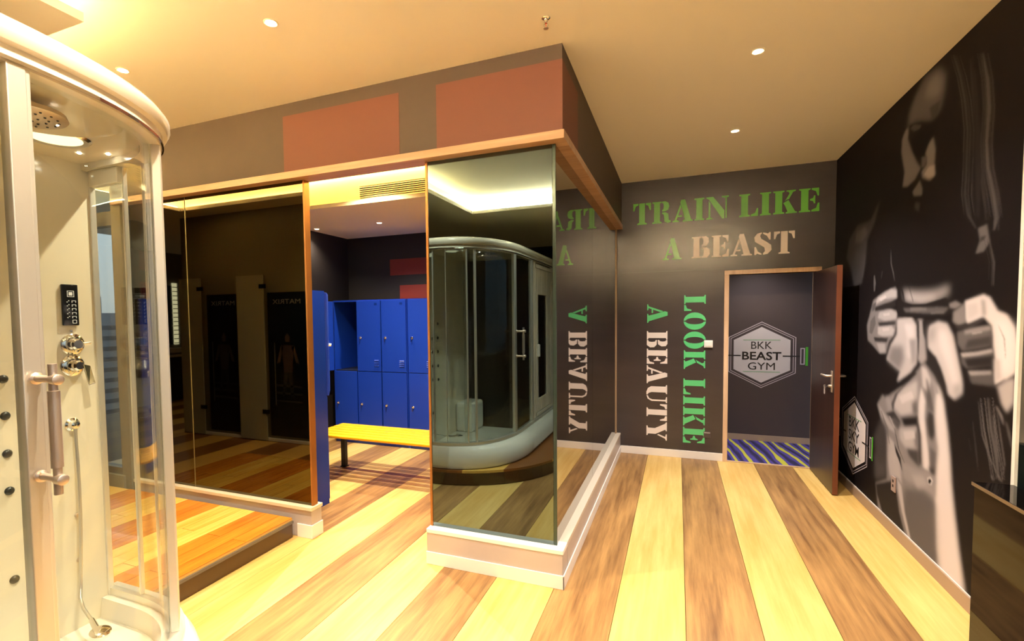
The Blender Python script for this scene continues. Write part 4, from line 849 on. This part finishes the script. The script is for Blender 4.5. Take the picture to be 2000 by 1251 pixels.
downlight(-2.0, 3.3, H, 'round recessed downlight inside the locker room opening', 50, WARM)
downlight(-5.9, .35, ZS, 'round recessed downlight over the frosted stall doors', 70, WARM)
downlight(-4.6, .35, ZS, 'round recessed downlight behind the shower cabin', 70, WARM)
downlight(.9, 6.55, 2.5, 'round recessed downlight in the corridor', 45, NEUT)

# ---- sprinkler
sp_ = thing('sprinkler', (-.63, 2.52, H), 'small chrome fire sprinkler under the ceiling', 'sprinkler')
sx_, sy_ = -.632, 2.545
G().lathe((sx_, sy_, H), (0, 0, -1), [(0, .022), (.003, .022), (.008, .014)], 20).build('escutcheon', M_chrome, sp_, smooth=True)
G().lathe((sx_, sy_, H - .007), (0, 0, -1), [(0, .009), (.012, .009), (.014, .007), (.02, .007)], 16).build('body', M_chrome, sp_, smooth=True)
G().tube([(sx_ - .006, sy_, H - .026), (sx_ - .011, sy_, H - .038), (sx_, sy_, H - .052)], .0022, 8).tube([(sx_ + .006, sy_, H - .026), (sx_ + .011, sy_, H - .038), (sx_, sy_, H - .052)], .0022, 8).build('frame_arms', M_chrome, sp_, smooth=True)
G().tube([(sx_, sy_, H - .028), (sx_, sy_, H - .048)], .0022, 8).build('bulb', mat('sprinkler_red', '#b03018', .2), sp_)
G().lathe((sx_, sy_, H - .052), (0, 0, -1), [(0, .013), (.002, .013)], 16).build('deflector', M_steel, sp_)

# ---- black glossy cabinet below the right window
cb = thing('low_cabinet', (1.38, 1, 0), 'black glossy low cabinet under the window beside the mural', 'cabinet')
M_bg = mat('black_gloss', '#0d0907', .05, spec=.2)
G().box(1.30, XR - .016, -1.6, 3.0, 0, .785).build('body', M_bg, cb)
G().box(1.292, XR - .016, -1.6, 3.004, .785, .803).build('top', M_bg, cb, bevel=.002)
G().box(1.290, 1.292, -1.6, 3.004, .787, .802).build('edge_band', mat('cabinet_edge', '#6e5a42', .3), cb)
for y in (2.0, 1.0, 0, -1.0): G().box(1.2985, 1.30, y - .002, y + .002, .01, .78).build('door_gap', M_blackp, cb)

# ---- roller blind in the window next to the mural
rb = thing('roller_blind', (XR + .03, 2.1, 1.0), 'grey roller blind half lowered in the window beside the mural', 'blind')
G().box(XR + .030, XR + .032, 1.22, 3.008, 1.03, 2.66).build('fabric', mat('blind_grey', '#5c5955', .8), rb)
G().box(XR + .026, XR + .036, 1.22, 3.008, 1.021, 1.035).build('bottom_bar', M_switch, rb)
G().lathe((XR + .031, 1.22, 2.675), (0, 1, 0), [(0, .022), (1.788, .022)], 16).build('roller', M_switch, rb, smooth=True)

# ================================================================== STEAM SHOWER AND SAUNA CABIN
CX, CY = -2.2, .55
def outline(ox, oy, x0=-2.42, y_end=-1.3, n=22):
    a, b_ = .62 + ox, .88 + oy; pts = [(x0, CY + b_)]
    for i in range(n + 1):
        th = math.radians(90 - 90 * i / n); c_, s_ = max(math.cos(th), 0), max(math.sin(th), 0)
        pts.append((CX + a * c_ ** (2 / 2.4), CY + b_ * s_ ** (2 / 2.4)))
    pts.append((CX + a, y_end)); return pts
def ring3(ox, oy, z, **k): return [(x, y, z) for x, y in outline(ox, oy, **k)]
cbn = thing('steam_shower_cabin', (-2.0, .3, ZP), 'cream steam shower cabin with curved glass front joined to a plank sauna', 'shower cabin')
XB = -2.40
# tray
prof = [(.02, .02, ZP), (.13, .05, ZP), (.15, .06, ZP + .03), (.14, .06, .27), (.10, .05, .33), (.05, .04, .36), (-.05, -.05, .36), (-.06, -.06, .27), (-.06, -.06, ZP)]
G().sweep([ring3(*q) for q in prof]).build('tray', M_acr, cbn, smooth=True)
G().prism([(x, y) for x, y in outline(-.05, -.05)] + [(-2.42, -1.3)], ZP + .002, .275).build('tray_floor', M_acr, cbn)
G().sweep([ring3(*q) for q in ((.02, .02, .36), (.03, .03, .362), (.03, .03, .392), (-.02, -.02, .392), (-.02, -.02, .36))]).build('bottom_rail', M_alu, cbn, smooth=True)
# crown and roof
prof = [(-.05, -.05, 2.258), (.015, .015, 2.258), (.02, .02, 2.27), (.02, .02, 2.300), (.035, .035, 2.306), (.045, .045, 2.325), (.045, .045, 2.345), (.03, .03, 2.366), (0, 0, 2.375), (-.05, -.05, 2.375)]
G().sweep([ring3(*q) for q in prof]).build('crown', M_cream, cbn, smooth=True)
G().sweep([ring3(*q) for q in ((.019, .019, 2.262), (.0235, .0235, 2.262), (.0235, .0235, 2.272), (.019, .019, 2.272))]).build('crown_strip', M_chrome, cbn)
G().prism([(x, y) for x, y in outline(-.045, -.045)] + [(-2.42, -1.3)], 2.285, 2.32).build('roof', M_cream, cbn)
# back wall with controls, partition, side pane
G().box(XB - .02, XB, .14, 1.425, .27, 2.285).build('control_wall', M_cream, cbn)
G().box(XB - .02, -1.60, .125, .14, .27, 2.285).build('partition', mat('partition_brown', '#2e2218', .15), cbn)
G().box(XB - .02, XB + .008, 1.405, 1.43, .36, 2.285).build('corner_post', M_alu, cbn, bevel=.004)
G().box(XB + .008, -2.2, 1.40, 1.43, 2.19, 2.26).build('header_box', M_cream, cbn, bevel=.004)
# curved glass
full = outline(0, 0, n=60)
arc = [q for q in full if q[1] > .14]
def sect(a, b_): return [q for q in full if a <= q[0] and q[1] > b_]
def glass_sheet(name, pts, dx, z0=.392, z1=2.26):
    o1 = [(x, y, z0) for x, y in pts]
    n = len(pts); nrm = []
    for i in range(n):
        a, b_ = Vector(pts[max(i - 1, 0)]), Vector(pts[min(i + 1, n - 1)]); d = (b_ - a).normalized(); nrm.append(Vector((-d.y, d.x)))
    off = lambda k, z: [(pts[i][0] + nrm[i].x * k, pts[i][1] + nrm[i].y * k, z) for i in range(n)]
    G().sweep([off(dx, z0), off(dx + .005, z0), off(dx + .005, z1), off(dx, z1)]).build(name, M_glass, cbn, smooth=True)
dense = []
for i in range(len(full) - 1):
    a, b_ = Vector(full[i]), Vector(full[i + 1]); m_ = max(1, int((b_ - a).length / .03))
    for k in range(m_): dense.append(tuple(a.lerp(b_, k / m_)))
def between(f0, f1): return [q for q in dense if f0(q) and f1(q)]
gA = [q for q in dense if q[1] > 1.335 or q[0] < -2.0]
gB = [q for q in dense if q not in gA and q[1] > .76]
gC = [q for q in dense if q[1] <= .775 and q[1] > .14]
glass_sheet('curved_pane', gA + gB[:1], 0); glass_sheet('sliding_door_pane', gA[-4:] + gB + gC[:1], -.022); glass_sheet('curved_pane', gC, 0)
# posts following the curve
def post(q, wd, dp, m=M_alu, z0=.392, z1=2.26, tw=None):
    i = min(range(len(dense)), key=lambda k: (dense[k][0] - q[0]) ** 2 + (dense[k][1] - q[1]) ** 2)
    a, b_ = Vector(dense[max(i - 1, 0)]), Vector(dense[min(i + 1, len(dense) - 1)]); d = (b_ - a).normalized(); nn = Vector((-d.y, d.x)); c_ = Vector(dense[i])
    poly = [c_ + d * sx * wd / 2 + nn * sy * dp / 2 for sx, sy in ((-1, -1), (1, -1), (1, 1), (-1, 1))]
    G().prism([(v.x, v.y) for v in poly], z0, z1).build('glass_post', m, cbn, bevel=.003)
    return c_, nn
post((-2.19, 1.43), .012, .02); post((-2.06, 1.42), .007, .012); post((-1.875, 1.36), .014, .03); post((-1.815, 1.31), .018, .03)
post((-1.585, .80), .016, .03); pc, pn = post((-1.58, .765), .045, .035); post((-1.58, .16), .05, .04)
# door handle
for (hx_, hy_) in ((-1.575, .755),):
    bxp = hx_ + .085
    for z in (1.195, 1.455):
        G().lathe((hx_ + .01, hy_ + .012, z), (1, 0, 0), [(0, .016), (.006, .016), (.01, .010), (.07, .009), (.075, .014), (.098, .014), (.10, .011)], 16).build('handle_arm', M_steel, cbn, smooth=True)
    G().tube([(bxp, hy_ + .012, z) for z in (1.155, 1.225, 1.226, 1.425, 1.426, 1.495)], [.010, .010, .0135, .0135, .010, .010], 18).build('handle_bar', M_steel, cbn, smooth=True)
# controls
scn = G().box(XB, XB + .012, 1.278, 1.338, 1.588, 1.762).build('control_screen', M_blackp, cbn, bevel=.003)
M_mark = mat('screen_marks', '#b9b2a4', .5, emit=.25, ecol='#d8d0c0')
xm = XB + .0128
def mark(y0, y1, z0, z1): G().box(XB + .012, xm, y0, y1, z0, z1).build('screen_mark', M_mark, scn)
for (y0, y1, z0, z1) in ((1.296, 1.322, 1.733, 1.735), (1.296, 1.322, 1.709, 1.711), (1.296, 1.298, 1.711, 1.733), (1.320, 1.322, 1.711, 1.733), (1.302, 1.316, 1.715, 1.729)): mark(y0, y1, z0, z1)
for i in range(5):
    z = 1.692 - i * .0165
    mark(1.312, 1.328, z, z + .0018); mark(1.312, 1.314, z - .007, z); mark(1.326, 1.328, z - .007, z)
    mark(1.293, 1.297, z - .006, z - .003); mark(1.299, 1.303, z - .001, z + .002)
mark(1.312, 1.328, 1.610, 1.612); mark(1.312, 1.314, 1.598, 1.610); mark(1.326, 1.328, 1.598, 1.610); mark(1.312, 1.328, 1.597, 1.599)
G().lathe((XB, 1.31, 1.565), (1, 0, 0), [(0, .006), (.006, .005)], 12).build('sensor', M_chrome, cbn, smooth=True)
kb = G().lathe((XB, 1.312, 1.508), (1, 0, 0), [(0, .046), (.006, .046), (.012, .040), (.014, .026), (.04, .024), (.046, .018)], 28).build('diverter_knob', M_chrome, cbn, smooth=True)
G().tube([(XB + .03, 1.312, 1.508), (XB + .034, 1.365, 1.512)], [.008, .005], 10).build('knob_lever', M_chrome, kb, smooth=True)
mx_ = G().lathe((XB, 1.308, 1.418), (1, 0, 0), [(0, .046), (.006, .046), (.014, .038), (.016, .024), (.05, .022), (.056, .016)], 28).build('mixer_tap', M_chrome, cbn, smooth=True)
G().add([(XB + .05, 1.318, 1.42), (XB + .05, 1.345, 1.41), (XB + .08, 1.345, 1.34), (XB + .08, 1.322, 1.335), (XB + .058, 1.318, 1.425), (XB + .058, 1.347, 1.415), (XB + .088, 1.347, 1.34), (XB + .088, 1.320, 1.333)],
        [(0, 1, 2, 3), (7, 6, 5, 4), (0, 4, 5, 1), (1, 5, 6, 2), (2, 6, 7, 3), (3, 7, 4, 0)]).build('tap_lever', M_chrome, mx_, bevel=.003)
G().lathe((XB, 1.295, 1.166), (1, 0, 0), [(0, .028), (.006, .028), (.012, .02), (.03, .016), (.034, .008)], 22).build('hose_outlet', M_chrome, cbn, smooth=True)
hp = [(XB + .022, 1.295, 1.16)]
for i in range(1, 20):
    f = i / 19; hp.append((XB + .022 + .015 * math.sin(f * 3) + .19 * max(0, f - .82) / .18 * max(0, f - .82) / .18, 1.295 - .02 * f * f - .06 * max(0, f - .85) / .15, 1.15 - .80 * f + .05 * max(0, f - .9) / .1))
hs = G().tube(hp, .0065, 10).build('shower_hose', M_hose, cbn, smooth=True)
e_ = Vector(hp[-1])
G().tube([e_, e_ + Vector((.06, -.02, -.006)), e_ + Vector((.11, -.04, .0))], [.010, .012, .013], 14).build('hose_handle', M_chrome, hs, smooth=True)
G().lathe(e_ + Vector((.13, -.045, .005)), (.2, 0, 1), [(-.012, .012), (-.008, .034), (.006, .036), (.008, .032)], 22).build('hand_shower', M_chrome, hs, smooth=True)
def jet(y, z, m=M_steel):
    G().lathe((XB, y, z), (1, 0, 0), [(0, .016), (.004, .016), (.010, .011), (.011, .006)], 16).build('body_jet', m, cbn, smooth=True)
for z in (.771, .574): G().lathe((XB, 1.297, z), (1, 0, 0), [(0, .010), (.012, .009)], 12).build('hose_clip', M_steel, cbn, smooth=True)
for z in (1.387, 1.245, 1.098, .952, .60): jet(1.072, z, mat('jet_dark', '#4a4a48', .3, .6))
for y in (.945,):
    for z in (1.54, 1.39, 1.24, 1.09, .94): jet(y, z, mat('jet_dark'))
# moulded seat and foot bath outside the picture's left edge
G().box(XB, -2.18, .16, .52, .275, .62).build('seat', M_acr, cbn, bevel=.04, seg=3)
# fittings under the roof
G().lathe((-1.90, .965, 2.285), (0, 0, -1), [(0, .24), (.012, .235), (.018, .20)], 40).build('roof_disc', M_cream, cbn, smooth=True)
sh = G().lathe((-1.83, .905, 2.267), (0, 0, -1), [(0, .03), (.02, .03), (.028, .10), (.042, .105), (.046, .10)], 36).build('rain_shower_head', M_steel, cbn, smooth=True)
for rr, nn_ in ((.03, 6), (.055, 12), (.08, 16)):
    for i in range(nn_):
        a = 2 * math.pi * i / nn_; G().lathe((-1.83 + rr * math.cos(a), .905 + rr * math.sin(a), 2.221), (0, 0, -1), [(0, .004), (.003, .003)], 6).build('nozzle', mat('jet_dark'), sh)
lm = G().lathe((-2.12, 1.142, 2.285), (0, 0, -1), [(0, .105), (.006, .105), (.014, .095), (.010, .08)], 36).build('roof_lamp', M_chrome, cbn, smooth=True)
G().lathe((-2.12, 1.142, 2.278), (0, 0, -1), [(0, .08), (.004, .078)], 30).build('lamp_lens', mat('cabin_lens', '#fff6dc', .4, emit=.7, ecol='#ffe9b8'), lm)  # faint glow put into the lens colour; the lamp itself is off
for (x, y) in ((-1.874, 1.02), (-2.25, 1.29), (-2.159, 1.345)):
    G().lathe((x, y, 2.268 if x > -2 else 2.285), (0, 0, -1), [(0, .008), (.003, .006)], 10).build('roof_dot', mat('bright_dot', '#ffffff', .4, emit=25., ecol='#fff3d8'), cbn)  # small emissive dots on the underside of the roof
G().lathe((-1.66, .80, 2.285), (0, 0, -1), [(0, .035), (.006, .035), (.008, .028)], 20).build('speaker', M_steel, cbn, smooth=True)
# sauna front of vertical planks
M_pine = wood('pine_pale', '#cfc3ae', '#e6dccb', .5, axis=2)
XSF = -1.60
def splank(y0, y1, z0, z1, par): G().box(XSF, XSF + .022, y0 + .003, y1 - .003, z0, z1).build('plank', M_pine, par, bevel=.004)
y = .12
for i in range(2): splank(y - .085, y, .392, 2.258, cbn); y -= .085
sd = G().box(XSF + .024, XSF + .034, -.79, -.05, 2.19, 2.235).build('sauna_door', M_pine, cbn, bevel=.003)
G().box(XSF + .024, XSF + .034, -.79, -.05, .40, .44).build('door_rail', M_pine, sd, bevel=.003)
yb0 = -.06
for i in range(8):
    y1 = yb0 - i * .09; y0 = y1 - .09
    if y0 < -.22 and y1 > -.52:
        splank(y0, y1, .44, .60, sd); splank(y0, y1, 1.875, 2.19, sd)
    else: splank(y0, y1, .44, 2.19, sd)
G().box(XSF + .004, XSF + .010, -.50, -.24, .60, 1.875).build('door_pane', glass('bronze_tint', (.35, .25, .15), 1.5, 1.2), sd)
G().box(XSF + .02, XSF + .05, -.14, -.10, 1.12, 1.27).build('door_handle', M_switch, sd, bevel=.006)
y = -.80
for i in range(5): splank(y - .10, y, .392, 2.258, cbn); y -= .10
G().box(-2.42, -1.6, -1.32, -1.30, ZP, 2.375).build('end_wall', M_pine, cbn)
G().box(-2.44, -2.42, -1.32, 1.43, ZP, 2.375).build('rear_wall', M_acr, cbn)
G().box(-2.42, -1.85, -1.28, -.75, .275, .75).build('sauna_bench', M_pine, cbn, bevel=.01)

# ================================================================== WASHROOM SEEN IN THE BRONZE GLASS
YW = 1.15
ww = bx('wall_stalls', mat('wall_warm', '#8f8468', .6), -6.0, -2.62, YW - .15, YW, ZP, ZS)
tag(ww, 'warm grey wall carrying the posters and the frosted panel', 'wall', kind='structure')
G().box(-6.0, -2.62, YW, YW + .05, ZP, ZP + .03).build('sill', M_white, ww)
M_frost = mat('frosted_glass', '#b3b09a', .5)
def poster(x0, x1, z0, z1, label, seed):
    p = thing('poster', (x0, YW, z0), label, 'poster', None)
    G().box(x0, x1, YW + .001, YW + .02, z0, z1).build('board', mat('poster_black', '#08080a', .3), p)
    cx = (x0 + x1) / 2
    M = Matrix(((-1, 0, 0, cx), (0, 0, 1, YW + .0205), (0, 1, 0, z1 - .11), (0, 0, 0, 1)))
    put_text('poster_text', 'MATRIX', .09, M, mat('poster_grey', '#a8a8a8', .5), p, fit=((x1 - x0) * .72, .055))
    rnd = random.Random(seed); zc = z0 + (z1 - z0) * .45
    # generic training figure: head, torso, limbs, machine frame
    def blob(pts, col): G().add([(cx - a, YW + .0206, zc + b_) for a, b_ in pts], [tuple(range(len(pts)))]).build('poster_figure', mat(col, col, .5), p)
    blob([(-.035, .42), (.0, .47), (.035, .42), (.03, .36), (-.03, .36)], '#5b4a40')
    blob([(-.1, .32), (.1, .32), (.07, .1), (.06, 0), (-.06, 0), (-.07, .1)], '#4a3a38')
    blob([(-.1, .32), (-.06, .3), (-.12, .12), (-.17, .1)], '#5b4a40'); blob([(.1, .32), (.06, .3), (.12, .12), (.17, .1)], '#5b4a40')
    blob([(-.06, 0), (0, 0), (-.03, -.28), (-.08, -.3)], '#2c2c30'); blob([(.06, 0), (0, 0), (.06, -.28), (.1, -.3)], '#2c2c30')
    for k in range(3):
        z = -.34 + k * .09; blob([(-.2, z), (.2, z + .02 * rnd.random()), (.2, z - .012), (-.2, z - .02)], '#3c3c3c')
    blob([(.19, .35), (.205, .35), (.205, -.4), (.19, -.4)], '#6a6a6a')
poster(-4.55, -3.97, ZP + .06, 1.93, 'black gym poster with MATRIX heading right of the frosted panel', 1)
poster(-5.55, -5.0, ZP + .06, 1.93, 'black gym poster with MATRIX heading left of the frosted panel', 2)
for (x0, x1, lb) in ((-4.99, -4.565, 'frosted glass stall panel with black clamps between two posters'), (-5.98, -5.60, 'frosted glass stall panel at the end of the poster wall')):
    fp = thing('frosted_panel', (x0, YW, ZP), lb, 'glass panel')
    G().box(x0, x1, YW + .055, YW + .067, ZP + .01, 2.14).build('panel', M_frost, fp)
    for z in (.48, 1.98): G().box(x1 - .06, x1 + .03, YW + .05, YW + .075, z, z + .05).build('clamp', M_blackm, fp, bevel=.003)
# vanity with basins at the far end
vn = thing('vanity', (-8.9, -.2, ZP), 'dark vanity counter with two white basins at the far end', 'vanity')
G().box(XL + .002, -8.55, -1.6, 1.0, ZP, .95).build('cabinet', M_black, vn); G().box(XL + .002, -8.5, -1.62, 1.02, .95, .99).build('counter', mat('counter_stone', '#d8d0c0', .25), vn, bevel=.004)
for y in (.15, -.75):
    G().lathe((-8.8, y, .99), (0, 0, 1), [(0, .12), (.04, .2), (.11, .23), (.115, .22), (.05, .17), (.03, .05)], 28).build('basin', M_acr, vn, smooth=True)
    G().tube([(-9.05, y, .99), (-9.05, y, 1.18), (-8.95, y, 1.2), (-8.9, y, 1.17)], .014, 10).build('tap', M_chrome, vn, smooth=True)
for y, lb in ((.15, 'tall wall mirror with lit louvre strip above the first basin'), (-.75, 'tall wall mirror with lit louvre strip above the second basin')):
    mr_ = thing('wall_mirror', (XL, y, 1.2), lb, 'mirror')
    G().box(XL, XL + .02, y - .3, y + .28, 1.15, 2.3).build('mirror_glass', mat('silver_mirror', (.5, .5, .46), .02, 1.), mr_)
    G().box(XL, XL + .03, y - .40, y - .31, 1.15, 2.35).build('light_box', mat('louvre_light', '#dfe0d8', .4, emit=1.6, ecol='#e8f0e0'), mr_)
    for k in range(14): G().box(XL + .03, XL + .055, y - .41, y - .30, 1.17 + k * .084, 1.185 + k * .084).build('louvre', M_white, mr_)

# ================================================================== CITY OUTSIDE
rnd = random.Random(3)
M_city = [mat('city_%d' % i, c_, .8) for i, c_ in enumerate(('#6b7078', '#7d7f86', '#5a6068'))]
M_cw = mat('city_windows', '#39424e', .3)
def tower(x, y, wd, dp, top, m, label, grp):
    p = thing('tower_block', (x, y, -60), label, 'building', grp)
    G().box(x - wd / 2, x + wd / 2, y - dp / 2, y + dp / 2, -60, top).build('shaft', m, p)
    G().box(x - wd * .3, x + wd * .3, y - dp * .3, y + dp * .3, top, top + wd * .25).build('crown_block', m, p)
    G().tube([(x, y, top), (x, y, top + wd * .7)], wd * .03, 6).build('mast', m, p)
    nfl = 10
    for k in range(nfl):
        z = top - 3 - k * 4.2
        G().box(x - wd / 2 - .15, x + wd / 2 + .15, y - dp / 2 - .15, y + dp / 2 + .15, z, z + 1.7).build('window_band', M_cw, p)
for i in range(11):
    f = i / 10; x = -150 - 170 * f; y = 190 - 150 * f
    tower(x, y, rnd.uniform(9, 16), rnd.uniform(9, 16), rnd.uniform(-8, 7), M_city[i % 3], 'hazy grey tower block of the skyline beyond the tall window', 'city skyline beyond the tall window')
for i in range(6):
    tower(150 + rnd.uniform(-20, 40), 210 - i * 34, rnd.uniform(14, 24), rnd.uniform(14, 24), rnd.uniform(-30, -12), M_city[i % 3], 'hazy grey tower block below the window over the black cabinet', 'city blocks below the side window')
gd = bx('ground', mat('city_ground', '#4c5056', .9), -900, 900, -900, 900, -62, -60.1)
tag(gd, 'grey city ground far below the windows', 'ground', kind='structure')
